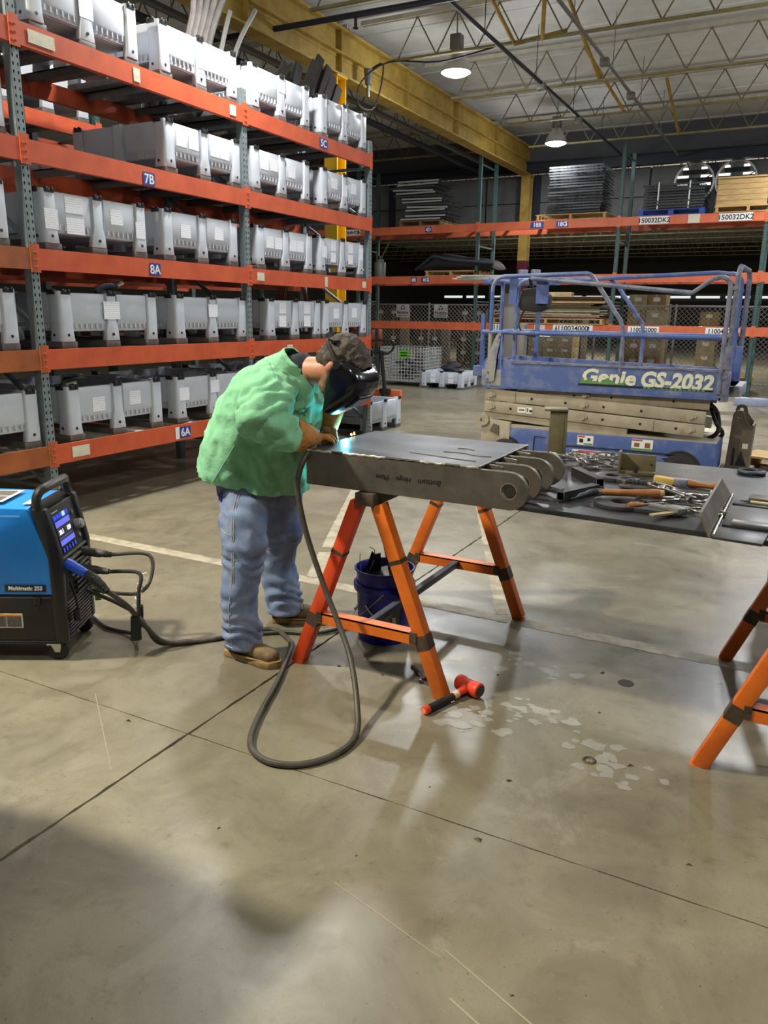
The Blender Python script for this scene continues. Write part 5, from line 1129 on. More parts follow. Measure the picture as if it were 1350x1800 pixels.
# steel blocks
def channel(nm, label, x, y, z, rz, L, a, h, m, taper=1.):
    t = thing(nm, label, 'steel block', (x, y, z), rz)
    return t
olive = mat('olive_steel', (120, 112, 82), .55, metal=.25, col2=(98, 92, 68), scale=10)
t = thing('steel_block', 'tall olive steel channel standing on end behind the four lugs', 'steel block', (-1.08, 4.02, TZ_ + .001), .30)
part('web', MB().prism([(-.05, 0), (.035, 0), (.035, .25), (-.045, .25)], lambda u, v, d: (u, d, v), -.02, -.008), olive, t, bevel=.002); part('flange', MB().box(.028, .045, -.02, .09, 0, .25), olive, t, bevel=.002); part('cap', MB().box(-.075, .046, -.03, .09, .25, .262), olive, t, bevel=.002)
t = thing('angle_block', 'short olive steel angle block beside the heap of clamps', 'steel block', (-.62, 3.80, TZ_ + .001), .12)
part('upright', MB().box(-.08, .08, .0, .012, 0, .095), olive, t, bevel=.002); part('flange', MB().box(-.09, -.078, -.05, .012, 0, .11), olive, t, bevel=.002); part('foot', MB().box(-.08, .08, -.035, .0, 0, .018), olive, t, bevel=.002); part('stud', MB().cyl((-.01, -.03, .018), (-.01, -.03, .04), .012, n=8).cyl((.06, -.002, .05), (.06, .0, .05), .006, n=8), dark_steel, t)
# plates with holes lying flat
def eye_plate(label, x, y, rz, r, hole, tail, th=.018, nside=24, z=0, m=None):
    t = thing('eye_plate', label, 'steel plate', (x, y, TZ_ + .001 + z), rz)
    k = 24; a_ = np.linspace(-math.pi / 2, math.pi / 2, 13)
    m_ = MB(); ro = [(r * math.cos(q), r * math.sin(q)) for q in np.linspace(0, 2 * math.pi, nside, False)]; ri = [(hole * math.cos(q), hole * math.sin(q)) for q in np.linspace(0, 2 * math.pi, nside, False)]
    m_.holed(ro, ri, lambda u, v, d: (u, v, d), 0, th)
    hh = r * math.cos(math.pi / nside) * .98
    m_.prism([(0, hh), (tail, hh * .8), (tail, -hh * .8), (0, -hh)] + [(-.0 + (hole + .004) * math.cos(q), (hole + .004) * math.sin(q)) for q in np.linspace(-math.pi / 2, math.pi / 2, 9)][:0], lambda u, v, d: (u + r * .75, v * .7, d), 0, th)
    part('plate', m_, m or mill, t, bevel=.002); return t
eye_plate('round hinge eye plate lying flat under the wooden hammer handle', -.56, 3.10, -.15, .105, .038, .16, m=plate_dark)
eye_plate('dark octagonal plate with a hole lying behind the square tubes', -.70, 3.62, -.5, .085, .035, .06, nside=8, m=plate_dark)
# hammer with wooden handle
t = lay('chipping_hammer', 'hammer with thick wooden handle and black pointed head lying across the eye plate', 'hammer', -.575, 3.16, .42, z=TZ_ + .04)
part('handle', MB().tube([(-.09, 0, 0), (.0, 0, 0), (.08, .0, 0), (.155, 0, 0)], [.0135, .0145, .016, .018], 12), handle_wood, t); part('broken_end', MB().tube([(.155, 0, 0), (.175, 0, .004)], [.017, .012], 10, smooth=1), wood, t)
part('head', MB().tube([(-.08, 0, 0), (-.11, -.005, .0), (-.15, -.012, -.012), (-.20, -.02, -.028)], [.014, .015, .012, .004], 10), dark_steel, t); part('ferrule', MB().cyl((-.095, 0, 0), (-.08, 0, 0), .0155, n=12), steel, t)
# brush, bar clamp, wire brush
t = lay('wire_brush', 'worn wooden wire brush with taped handle at the back of the tools', 'brush', -.40, 3.62, -.02)
part('block', MB().prism([(-.11, 0), (-.03, 0), (-.02, .03), (-.11, .036)], lambda u, v, d: (u, d, v), -.022, .022), mat('brush_yellow', (186, 158, 84), .7), t, bevel=.004)
part('tape', MB().box(-.032, .03, -.02, .02, .003, .034), rail_grey, t, bevel=.006); part('handle', MB().tube([(.03, 0, .018), (.09, 0, .014), (.15, -.005, .017)], [.018, .014, .013, .016], 10), handle_wood, t); part('bristle_end', MB().cyl((-.115, 0, .018), (-.10, 0, .018), .02, n=10), wood, t)
t = lay('bar_clamp', 'silver bar clamp with black threaded grip lying across the table', 'clamp', -.43, 3.42, -.02)
part('bar', MB().box(-.20, .20, -.012, .012, .010, .018), chrome, t, bevel=.001); part('bar_edge', MB().box(-.20, .20, .010, .013, .0, .022), steel, t)
part('grip', MB().tube([(-.18, .06, .018), (-.12, .062, .018), (-.06, .058, .018)], .016, 10), black, t)
for k in range(7): part('grip_ring', MB().cyl((-.17 + k * .017, .061, .018), (-.164 + k * .017, .061, .018), .0185, n=10), black_matt, t)
part('sliding_jaw', MB().box(-.04, -.01, -.05, .07, .006, .03), steel, t, bevel=.003); part('spindle', MB().cyl((-.05, .06, .018), (.04, .045, .018), .007, n=8), chrome, t); part('fixed_jaw', MB().box(.17, .195, -.05, .04, .002, .032), steel, t, bevel=.003); part('knob', MB().cyl((-.2, .061, .018), (-.185, .061, .018), .012, n=10), steel, t)
t = lay('f_clamp', 'small clamp with turned wooden grip hanging at the near edge of the table', 'clamp', -.34, 3.03, .9)
part('rail', MB().box(-.12, .06, -.012, .012, .012, .02), mat('clamp_tan', (150, 134, 98), .5, metal=.3), t); part('body', MB().box(-.01, .04, -.02, .05, .006, .034), pipe_grey, t, bevel=.005); part('arm', MB().bar((.0, .03, .02), (-.02, .12, .02), .022, .02), pipe_grey, t, bevel=.004)
part('grip', MB().tube([(-.04, .13, .02), (-.075, .135, .02), (-.11, .14, .02)], [.008, .0135, .0145, .011], 12), handle_wood, t); part('screw', MB().cyl((-.045, .13, .02), (.05, .118, .02), .006, n=8), steel, t)
for k, (x, y, rz, L) in enumerate(((-.30, 3.24, .1, .2), (-.36, 3.30, -.3, .22))):
    tt = lay('steel_rod', ('short bright rod among the clamps', 'long bright rod lying under the clamps')[k] + ' left of the upright angle plate', 'rod', x, y, rz)
    part('rod', MB().cyl((-L / 2, 0, .006), (L / 2, 0, .006), .005, n=8), chrome, tt); part('rod_end', MB().cyl((L / 2, 0, .006), (L / 2 + .012, 0, .006), .0055, n=8), dark_steel, tt)
solo('flat_offcut', MB().box(-.08, .08, -.03, .03, 0, .008), plate_dark, 'thin dark flat offcut sticking out under the clamps', 'steel plate', loc=(-.44, 3.12, TZ_ + .001), rot=(0, 0, .25), bevel=.001)
# upright angle plate and flat pieces at the right
t = thing('angle_plate', 'steel plate tilted upright on a flat foot right of the tools', 'steel plate', (-.20, 2.84, TZ_ + .001), 0)
tilt = Vector((-.42, .0, 1)).normalized()
up_b = [(0, -.05), (0, .70), (1, .68), (1, .0), (.85, -.03)]
part('upright_plate', MB().add([(.012 * y - .042 * h + d, y, .072 * h + .004 * d) for d in (0, .009) for h, y in up_b], [(0, 1, 2, 3, 4), (9, 8, 7, 6, 5), (0, 5, 6, 1), (1, 6, 7, 2), (2, 7, 8, 3), (3, 8, 9, 4), (4, 9, 5, 0)]), mill, t, smooth=False)
part('foot_plate', MB().add([(x, y, z) for z in (.0, .009) for x, y in ((.013, -.07), (.17, -.085), (.185, .085), (.016, .085))], [(3, 2, 1, 0), (4, 5, 6, 7), (0, 1, 5, 4), (1, 2, 6, 5), (2, 3, 7, 6), (3, 0, 4, 7)]), plate_dark, t, bevel=.001)
part('weld_seam', MB().tube([(.015 + .012 * y, y, .008 + .001 * math.sin(y * 200)) for y in np.linspace(-.05, .69, 40)], .005, 6, smooth=1), weld_bright, t)
solo('flat_plate', MB().box(0, .18, 0, .34, 0, .014), plate_dark, 'square dark flat plate lying right of the upright angle plate', 'steel plate', loc=(-.17, 2.94, TZ_ + .001), bevel=.001)
solo('flat_bar', MB().box(-.09, .25, -.03, .03, 0, .010), mat('bright_flat_bar', (150, 152, 156), .3, metal=.7), 'bright flat bar lying across the plates at the right photo edge', 'steel bar', loc=(-.05, 2.975, TZ_ + .0155), rot=(0, 0, -.03), bevel=.001)
solo('flat_offcut', MB().box(-.09, .2, -.05, .05, 0, .010), steel, 'pale flat offcut behind the pencil at the right photo edge', 'steel plate', loc=(-.02, 3.52, TZ_ + .001), rot=(0, 0, -.05), bevel=.001)
pn = thing('marking_pencil', 'pale marking pencil with dark tip at the right photo edge', 'pencil', (-.12, 3.37, TZ_ + .013), -.1)
part('barrel', MB().cyl((.02, 0, .006), (.26, 0, .006), .006, n=6), mat('pencil_tan', (206, 184, 140), .6), pn); part('tip', MB().cyl((-.02, 0, .005), (.02, 0, .006), .001, .006, 8), ink, pn)
solo('pencil_rest', MB().box(-.09, .26, -.04, .04, 0, .012), plate_dark, 'dark flat bar under the marking pencil', 'steel bar', loc=(-.07, 3.36, TZ_ + .001), rot=(0, 0, -.1), bevel=.001)
rg = solo('steel_ring', MB().tube([(.055 * math.cos(a), .055 * math.sin(a), .011) for a in np.linspace(0, 2 * math.pi, 33)], .011, 8, smooth=1), dark_steel, 'round steel ring lying at the back edge of the plate table', 'ring', loc=(-.135, 4.10, TZ_ + .001))
# ================================================================ bucket, hammer and bits under the sawhorse
BK = bucket('dark blue plastic bucket full of steel scrap under the sawhorse', -1.705, 3.26, bucket_blue, rz=-.6)
bw = MB()
swoosh = [(-1.95, .205), (-1.85, .185), (-1.7, .165), (-1.55, .153), (-1.4, .150), (-1.39, .143), (-1.32, .142), (-1.31, .132), (-1.18, .13), (-1.17, .11)]
cr = lambda a, z, r=.0012: (( .128 + .014 * z / .36 * 1. + .004 + r) * math.cos(a), (.128 + .014 * z / .36 + .004 + r) * math.sin(a), z)
part('white_print', MB().tube([cr(a + .75, z) for a, z in swoosh], .004, 5, smooth=1), white, BK)
for k in range(3): part('white_print', MB().tube([cr(-1.1 + .2 * k + .06 * math.cos(q), .105 + .013 * math.sin(q)) for q in np.linspace(0, 5.2, 12)], .0035, 5, smooth=1), white, BK)
lbp = MB().grid([[cr(a, z, .0008) for a in np.linspace(-.52, .1, 8)] for z in (.09, .215)]); part('side_label', lbp, grey_lbl, BK, fix=False)
part('label_mark', MB().grid([[cr(a, z, .0016) for a in np.linspace(-.2, -.06, 4)] for z in (.11, .15)]), cream, BK, fix=False)
bx, by = -1.705, 3.26
solo('scrap_flat', MB().box(-.02, .02, -.006, .006, -.12, .12), mill, 'grey steel flat bar standing tallest in the blue bucket', 'scrap', loc=(bx + .02, by + .03, .385), rot=(.1, -.2, .3), bevel=.002); solo('scrap_flat', MB().box(-.03, .03, -.006, .006, -.10, .10), mill, 'second steel flat leaning behind the tallest one in the bucket', 'scrap', loc=(bx + .06, by + .05, .37), rot=(.1, -.5, .5), bevel=.002)
solo('scrap_gusset', MB().prism([(-.05, -.09), (.05, -.09), (.03, .08), (.0, .07), (-.015, .085)], lambda u, v, d: (u, d, v), -.004, .004), black_matt, 'black triangular gusset sticking out of the blue bucket', 'scrap', loc=(bx - .055, by - .02, .37), rot=(.15, .1, .4)); solo('scrap_disc', MB().cyl((0, 0, -.006), (0, 0, .006), .085, n=24), mill, 'round grey disc lying on the scrap in the blue bucket', 'scrap', loc=(bx + .03, by - .035, .345), rot=(.25, -.1, 0), bevel=.001)
for k in range(4): solo('scrap_offcut', MB().box(-.09, .09, -.05, .05, -.012, .012), mill, 'grey offcut under the disc in the blue bucket', 'scrap', 'offcuts filling the blue bucket', loc=(bx, by, .08 + .07 * k), rot=(.1, .1, k * .8), bevel=.002)
for k, pts in enumerate(([(bx - .10, by - .06, .33), (bx - .115, by - .05, .40), (bx - .125, by - .03, .43)], [(bx - .07, by - .05, .33), (bx - .05, by - .03, .40), (bx - .06, by + .0, .45), (bx - .09, by + .0, .46)])):
    solo('wire_offcut', MB().tube(pts, .0022, 5), wood, ('short straight', 'longer curved')[k] + ' pale wire sticking up from the blue bucket', 'wire')
HM = thing('dead_blow_hammer', 'orange dead blow hammer with black grip lying in front of the sawhorse leg', 'hammer', (-1.13, 2.77, .0), math.atan2(.27, .09) - .02)
hl = lambda u, v, z: (u, v, z)
part('head', MB().loft([(Vector((.125, y, .036)), Vector((r, 0, 0)), Vector((0, 0, r))) for y, r in ((-.062, .030), (-.058, .034), (-.035, .035), (-.028, .031), (.028, .031), (.035, .035), (.058, .034), (.062, .030))], 24), orange_red, HM); part('face', MB().cyl((.125, -.0622, .036), (.125, -.065, .036), .027, n=20).cyl((.125, .0622, .036), (.125, .065, .036), .027, n=20), burnt, HM)
part('neck', MB().tube([(.10, 0, .035), (.06, 0, .028), (.02, 0, .022)], [.02, .017, .016], 12), orange_red, HM); part('neck_label', MB().tube([(.05, 0, .0265), (.025, 0, .0235)], .0172, 12, smooth=1), cream, HM)
part('grip', MB().tube([(.02, 0, .022), (-.05, 0, .018), (-.13, 0, .018)], [.0165, .0178, .0175], 14), black_matt, HM); part('pommel', MB().tube([(-.13, 0, .018), (-.15, 0, .018), (-.155, 0, .018)], [.019, .0185, .015], 14, smooth=2), orange_red, HM); part('pommel_ring', MB().cyl((-.1555, 0, .018), (-.157, 0, .018), .012, n=14), mat('pale_orange', (240, 140, 96), .5), HM)
WRN = thing('wrench', 'small dark wrench lying on the floor behind the near sawhorse leg', 'wrench', (-1.36, 2.95, .0), -.75)
part('shank', MB().bar((-.08, 0, .006), (.04, 0, .006), .016, .008), dark_steel, WRN, bevel=.002); part('jaw', MB().tube([(.075 + .022 * math.cos(a), .022 * math.sin(a), .008) for a in np.linspace(.6, 5.6, 12)], .0075, 6, smooth=1), chrome, WRN)
# chips, metal bits and little debris on the floor
rr = random.Random(11); deb = [(-1.64, 2.97), (-1.5, 2.86), (-1.72, 2.84), (-1.04, 3.12), (-.62, 3.38), (-.55, 3.0), (-.36, 2.66), (-.95, 2.18), (-.7, 2.0), (-.5, 2.6), (-1.0, 1.75), (-.42, 1.5), (-1.45, 1.65), (-.1, 2.2), (-2.2, 2.0), (-.72, 2.35)]
chip0 = mesh_of('chip', MB().add([(-.012, -.006, 0), (.013, -.004, 0), (.004, .009, 0), (-.002, .0, .006)], [(0, 2, 1), (0, 1, 3), (1, 2, 3), (2, 0, 3)]), burnt)
for k, (x, y) in enumerate(deb):
    o = solo('floor_chip', chip0, burnt, 'tiny dark chip of scale on the concrete floor', 'debris', 'tiny chips scattered on the floor', loc=(x, y, .0005), rot=(0, 0, rr.uniform(0, 6)))
    o.scale = (rr.uniform(.5, 1.3),) * 3
solo('slab_hole', MB().lathe([(.001, .0015), (.028, .0016), (.034, .002), (.036, .0004)], n=14), black_matt, 'dark round anchor hole in the floor near the table', 'floor hole', loc=(-.505, 3.33, 0)); solo('anchor_ring', MB().lathe([(.015, .001), (.018, .004), (.024, .004), (.027, .0004)], n=14), burnt, 'small round anchor ring set in the floor in front of the right sawhorse', 'floor anchor', loc=(-.5, 2.62, 0))
# ================================================================ the man welding
PN = thing('person', 'man in a green jacket, jeans and black welding helmet bending over the steel weldment', 'person', (-2.17, 2.92, 0))
DG = bpy.context.evaluated_depsgraph_get
def organic(name, mb, m, parent, voxel=.012, smooth=6, post=None, cut=None, shell=0, label=None, decimate=None, sub=0):
    """closed overlapping forms fused into one smooth skin; cut planes trim it, shell gives the cloth a thickness"""
    me = mesh_of(name, mb, m); o = bpy.data.objects.new(name, me); C.objects.link(o)
    r = o.modifiers.new('r', 'REMESH'); r.mode = 'VOXEL'; r.voxel_size = voxel
    s = o.modifiers.new('s', 'SMOOTH'); s.factor = .5; s.iterations = smooth
    dg = bpy.context.evaluated_depsgraph_get(); dg.update()
    me2 = bpy.data.meshes.new_from_object(o.evaluated_get(dg)); bpy.data.objects.remove(o); me2.name = name
    bm = bmesh.new(); bm.from_mesh(me2)
    if post:
        bm.normal_update()
        nw = [post(v.co.copy(), v.normal.copy()) for v in bm.verts]
        for v, p in zip(bm.verts, nw): v.co = p
    for co, no in (cut or ()):
        g = bm.verts[:] + bm.edges[:] + bm.faces[:]
        bmesh.ops.bisect_plane(bm, geom=g, plane_co=Vector(co), plane_no=Vector(no), clear_outer=True)
    if shell:
        bm.normal_update(); bmesh.ops.solidify(bm, geom=bm.faces[:], thickness=shell)
    R = WM['person'].inverted(); bm.transform(R)
    bmesh.ops.recalc_face_normals(bm, faces=bm.faces) if not shell else None
    bm.to_mesh(me2); bm.free()
    me2.polygons.foreach_set('use_smooth', [True] * len(me2.polygons)); me2.materials.clear(); me2.materials.append(m)
    o2 = bpy.data.objects.new(name, me2); C.objects.link(o2)
    if parent: o2.parent = parent
    if label: o2['label'] = label
    return o2
V = Vector; YM = 2.93
def limb(mb, pts, n=18):
    """pts: (point, radius) or (point, ra, rb) with ra in the sagittal plane"""
    P = [V(p[0]) for p in pts]
    secs = []
    for i, p in enumerate(pts):
        t = (P[min(i + 1, len(P) - 1)] - P[max(i - 1, 0)]).normalized(); b = V((0, 1, 0)) - t * t.y
        b.normalize(); a = b.cross(t); ra = p[1]; rb = p[2] if len(p) > 2 else p[1]
        secs.append((P[i], a * ra, b * rb))
    # rounded ends
    t0 = (P[0] - P[1]).normalized(); t1 = (P[-1] - P[-2]).normalized()
    s0, s1 = secs[0], secs[-1]; r0_ = min(s0[1].length, s0[2].length); r1_ = min(s1[1].length, s1[2].length)
    secs = [(s0[0] + t0 * r0_ * .6, s0[1] * .6, s0[2] * .6)] + secs + [(s1[0] + t1 * r1_ * .6, s1[1] * .6, s1[2] * .6)]
    return mb.loft(secs, n)
def ball(mb, c, r, sx=1, sy=1, sz=1, Mr=None):
    c = V(c); n = 12; rows = []
    secs = []
    for k in range(n + 1):
        a = -math.pi / 2 + math.pi * k / n; rr_ = max(math.cos(a), .02) * r
        ce = V((0, 0, math.sin(a) * r * sz)); ax = V((rr_ * sx, 0, 0)); ay = V((0, rr_ * sy, 0))
        if Mr: ce = Mr @ ce; ax = Mr @ ax; ay = Mr @ ay
        secs.append((c + ce, ax, ay))
    return mb.loft(secs, 16)
# head frame
Hc = V((-1.755, 2.925, 1.372)); hf = V((.57, 0, -.82)).normalized(); hu = V((.82, 0, .57)).normalized(); hs = V((0, -1, 0))   # face direction, crown direction, his right side
HM_ = Matrix((hf, -hs, hu)).transposed()                              # columns: x = face, y = left, z = up
def hp(f, u, s): return Hc + hf * f + hu * u + hs * s
# ---- body (one skin: legs, trunk, arms, neck and head), under the clothes
bd_ = MB()
limb(bd_, [((-2.27, YM, .84), .15, .17), ((-2.25, YM, .95), .145, .17), ((-2.19, YM, 1.10), .14, .18), ((-2.11, YM, 1.25), .12, .19), ((-2.03, YM, 1.34), .08, .13)])
limb(bd_, [((-2.05, YM, 1.31), .07), ((-1.95, YM, 1.352), .064, .066), ((-1.86, YM, 1.352), .062, .066), ((-1.80, YM, 1.36), .06, .064)])
limb(bd_, [((-2.22, 2.80, .86), .09), ((-2.15, 2.72, .50), .062), ((-2.17, 2.70, .30), .056), ((-2.16, 2.70, .09), .042)]); limb(bd_, [((-2.16, 2.70, .07), .04), ((-2.04, 2.695, .05), .035)])
limb(bd_, [((-2.22, 3.06, .86), .09), ((-2.24, 3.12, .50), .062), ((-2.28, 3.14, .30), .056), ((-2.25, 3.16, .09), .042)]); limb(bd_, [((-2.25, 3.16, .07), .04), ((-2.14, 3.22, .05), .035)])
limb(bd_, [((-2.04, 2.78, 1.29), .065), ((-1.93, 2.58, 1.155), .048), ((-1.885, 2.80, 1.075), .033), ((-1.872, 2.86, 1.06), .03)]); limb(bd_, [((-2.06, 3.10, 1.29), .065), ((-1.985, 3.23, 1.22), .048), ((-1.95, 3.12, 1.15), .034), ((-1.905, 3.04, 1.07), .03)])
ball(bd_, hp(-.012, .028, 0), .1, 1.02, .80, 1.02, HM_); ball(bd_, hp(.03, -.045, 0), .078, .95, .80, 1.05, HM_); ball(bd_, hp(.045, -.10, 0), .05, .95, 1.0, .8, HM_)
limb(bd_, [(hp(.09, .012, 0), .012), (hp(.112, -.022, 0), .015)])                                     # nose
for s in (-1, 1):
    ball(bd_, hp(.083, .012, s * .034), .016, 1, 1.2, .8, HM_); limb(bd_, [(hp(.085, .035, s * .015), .009), (hp(.082, .038, s * .052), .008)])   # lids and brows
    ball(bd_, hp(.0, -.012, s * .083), .034, .62, .22, 1.0, HM_); ball(bd_, hp(-.012, -.006, s * .090), .026, .7, .35, 1.0, HM_)           # ears
limb(bd_, [(hp(.098, -.062, -.022), .007), (hp(.104, -.062, 0), .008), (hp(.098, -.062, .022), .007)]); limb(bd_, [(hp(.094, -.074, -.018), .007), (hp(.099, -.074, 0), .008), (hp(.094, -.074, .018), .007)])
organic('body', bd_, skin, PN, .0085, 4, label='skin of face, ear and neck')
# hair: cap over the skull, ragged at the nape
hr = MB(); ball(hr, hp(-.022, .036, 0), .112, 1.0, .80, .97, HM_); ball(hr, hp(-.07, -.015, 0), .07, .75, .95, 1.1, HM_); ball(hr, hp(.02, .075, 0), .078, 1.0, .9, .85, HM_)
def hair_post(p, n): return p + n * (.010 * noise.noise(p * 60) + .006 * noise.noise(p * 140))
organic('hair', hr, hair_mat, PN, .0085, 3, post=hair_post, cut=[(hp(-.012, -.05, 0), (hf * .75 - hu * .66)), (hp(.075, 0, 0), hf)])
bear = MB(); ball(bear, hp(.035, -.092, 0), .064, .95, 1.03, .72, HM_); ball(bear, hp(.02, -.06, 0), .078, .8, .86, .75, HM_)
organic('beard', bear, mat('stubble', (134, 100, 76), .8, col2=(96, 78, 62), scale=60, bump=.5, bscale=300), PN, .009, 3, post=lambda p, n: p + n * (.004 * noise.noise(p * 170)), cut=[(hp(.0, -.03, 0), (hu * .9 - hf * .45)), (hp(.0, -.05, 0), (-hf * .9 + hu * .2))])
# ---- helmet
side_ = [(.060, -.010), (.088, .02), (.102, .055), (.102, .09), (.092, .122), (.068, .146), (.03, .158), (-.03, .161), (-.09, .157), (-.135, .150), (-.148, .142), (-.10, .092), (-.048, .028), (.012, -.012)]
hm = MB()
for k, (s, sc, df) in enumerate(((-.121, .55, -.01), (-.117, .78, -.008), (-.106, .92, -.004), (-.08, .985, .002), (-.04, 1.0, .006), (0, 1.0, .008), (.04, 1.0, .006), (.08, .985, .002), (.106, .92, -.004), (.117, .78, -.008), (.121, .55, -.01))):
    o_ = len(hm.v); cxy = (-.01, .08); nn = len(side_)
    for (u, f) in side_: hm.v.append(tuple(hp((f - cxy[1]) * sc + cxy[1] + (df if f > .06 else 0), (u - cxy[0]) * sc + cxy[0], s)))
    if k:
        for i in range(nn): j = (i + 1) % nn; hm.f.append((o_ - nn + i, o_ - nn + j, o_ + j, o_ + i))
    if k in (0, 10): hm.f.append(tuple(o_ + i for i in range(nn)))
me_h = organic('welding_helmet', hm, helmet_black, PN, .0075, 9)
bmh = bmesh.new(); bmh.from_mesh(me_h.data); Rp = WM['person'].inverted(); kill = []
ln = [side_[13], side_[12], side_[11], side_[10]]
for f_ in bmh.faces:
    c_ = WM['person'] @ f_.calc_center_median() - Hc; u_, ff_ = c_.dot(hu), c_.dot(hf)
    for (ua, fa), (ub, fb) in zip(ln, ln[1:]):
        nx, ny = -(fb - fa), (ub - ua); L2 = math.hypot(nx, ny); dd_ = ((u_ - ua) * nx + (ff_ - fa) * ny) / L2
        tt_ = ((u_ - ua) * (ub - ua) + (ff_ - fa) * (fb - fa)) / L2 / L2
        if -.15 <= tt_ <= 1.15 and abs(dd_) < .010: kill.append(f_); break
    else:
        if u_ > .005 and u_ < .064 and ff_ < .004: kill.append(f_)
bmesh.ops.delete(bmh, geom=list(set(kill)), context='FACES'); bmh.normal_update(); bmesh.ops.solidify(bmh, geom=bmh.faces[:], thickness=.004); bmh.to_mesh(me_h.data); bmh.free()
pk = part('pivot_knob', MB().cyl(hp(.012, .05, .108), hp(.012, .05, .122), .021, .018, 20), mat('knob_black', (30, 32, 38), .3), me_h, world=True); part('pivot_knob', MB().cyl(hp(.012, .05, -.108), hp(.012, .05, -.122), .021, .018, 20), MATS['knob_black'], me_h, world=True)
part('lens_frame', MB().add([tuple(hp(f, u, s)) for f in (.158, .172) for u, s in ((-.055, -.058), (.035, -.058), (.035, .058), (-.055, .058))], [(3, 2, 1, 0), (4, 5, 6, 7), (0, 1, 5, 4), (1, 2, 6, 5), (2, 3, 7, 6), (3, 0, 4, 7)]), black, me_h, world=True, bevel=.004)
part('lens_glass', MB().add([tuple(hp(f, u, s)) for f in (.172, .1728) for u, s in ((-.042, -.048), (.022, -.048), (.022, .048), (-.042, .048))], [(3, 2, 1, 0), (4, 5, 6, 7), (0, 1, 5, 4), (1, 2, 6, 5), (2, 3, 7, 6), (3, 0, 4, 7)]), mat('dark_lens', (10, 26, 20), .05), me_h, world=True)
part('shell_ridge', MB().tube([hp(.03, .07, .108), hp(.09, .05, .117), (hp(.125, .03, .113))], .004, 6), helmet_black, me_h, world=True)
hg = part('headgear', MB().tube([hp(.02, .04, .10), hp(-.05, .045, .095), hp(-.115, .03, .05), hp(-.128, .03, 0), hp(-.115, .03, -.05), hp(-.05, .045, -.095), hp(.02, .04, -.10)], .008, 6), black_matt, PN, world=True)
part('ratchet_knob', MB().cyl(hp(-.128, .03, .0), hp(-.155, .03, .0), .02, n=14), black_matt, hg, world=True); part('strap_buckle', MB().bar(hp(-.11, .055, .06), hp(-.08, .08, .075), .03, .012), black, hg, world=True)
# ---- shirt under the jacket
ts = MB(); limb(ts, [((-2.10, YM, 1.29), .08, .11), ((-2.01, YM, 1.34), .08, .10), ((-1.945, YM, 1.352), .08, .082)])
organic('shirt', ts, tshirt, PN, .012, 4)
# ---- jacket
jk = MB()
limb(jk, [((-2.315, YM, .74), .215, .27), ((-2.295, YM, .80), .218, .265), ((-2.252, YM, .95), .212, .262), ((-2.178, YM, 1.115), .208, .258), ((-2.118, YM, 1.250), .158, .235), ((-2.048, YM, 1.342), .090, .175)])
limb(jk, [((-2.02, YM, 1.29), .105, .14), ((-2.03, YM, 1.14), .115, .18), ((-2.10, YM, .92), .115, .2), ((-2.13, YM, .76), .12, .2)])
limb(jk, [((-2.05, YM, 1.33), .10, .12), ((-1.985, YM, 1.38), .080, .092)])
limb(jk, [((-2.04, 2.83, 1.30), .09), ((-1.985, 2.85, 1.27), .078), ((-1.955, 2.87, 1.23), .07)])
limb(jk, [((-2.04, 2.79, 1.275), .115), ((-1.985, 2.70, 1.235), .112), ((-1.925, 2.575, 1.160), .098), ((-1.917, 2.64, 1.128), .09), ((-1.905, 2.705, 1.102), .08)])
limb(jk, [((-2.08, 3.08, 1.275), .11), ((-2.02, 3.17, 1.245), .1), ((-1.975, 3.22, 1.215), .088), ((-1.955, 3.15, 1.18), .068)])
el = V((-1.925, 2.575, 1.160)); wr_ = V((-1.893, 2.77, 1.082)); sh_ = V((-2.04, 2.79, 1.275))
def cloth(p, n):
    q = V((p.x * 5, p.y * 5, p.z * 3.2)); d = .016 * noise.noise(q) + .012 * noise.noise(q * 2.3 + V((3, 1, 7))) + .006 * (1 - abs(noise.noise(q * 3.4 + V((9, 4, 2)))) * 4)
    # gathers round the elbow and along the forearm
    da = (p - el).length
    if da < .26:
        w_ = max(0, 1 - da / .26); ax = (p - sh_).dot((wr_ - sh_).normalized()); d += .010 * w_ * math.sin(ax * 120 + 5 * noise.noise(p * 9))
    # long drag folds from the shoulder down the back
    b_ = abs(noise.noise(V((p.x * 9 + p.z * 5, p.y * 7, p.z * 2.0)))); d += .010 * (1 - min(1, b_ * 3.2))
    hem = max(0, (1.0 - p.z) / .25); d += .018 * hem * math.sin(math.atan2(p.y - YM, p.x + 2.29) * 7 + 1.2) * .6
    return p + n * d
hemn = V((-.185, .0, -1)).normalized()
hemp = V((-2.30, YM, .825))
jo = organic('jacket', jk, green_jacket, PN, .011, 5, post=cloth, cut=[((-2.28, 2.93, .829), V((-.20, -.05, -1)).normalized()), (V((-1.968, YM, 1.396)), V((.66, 0, .75)))], shell=-.005)
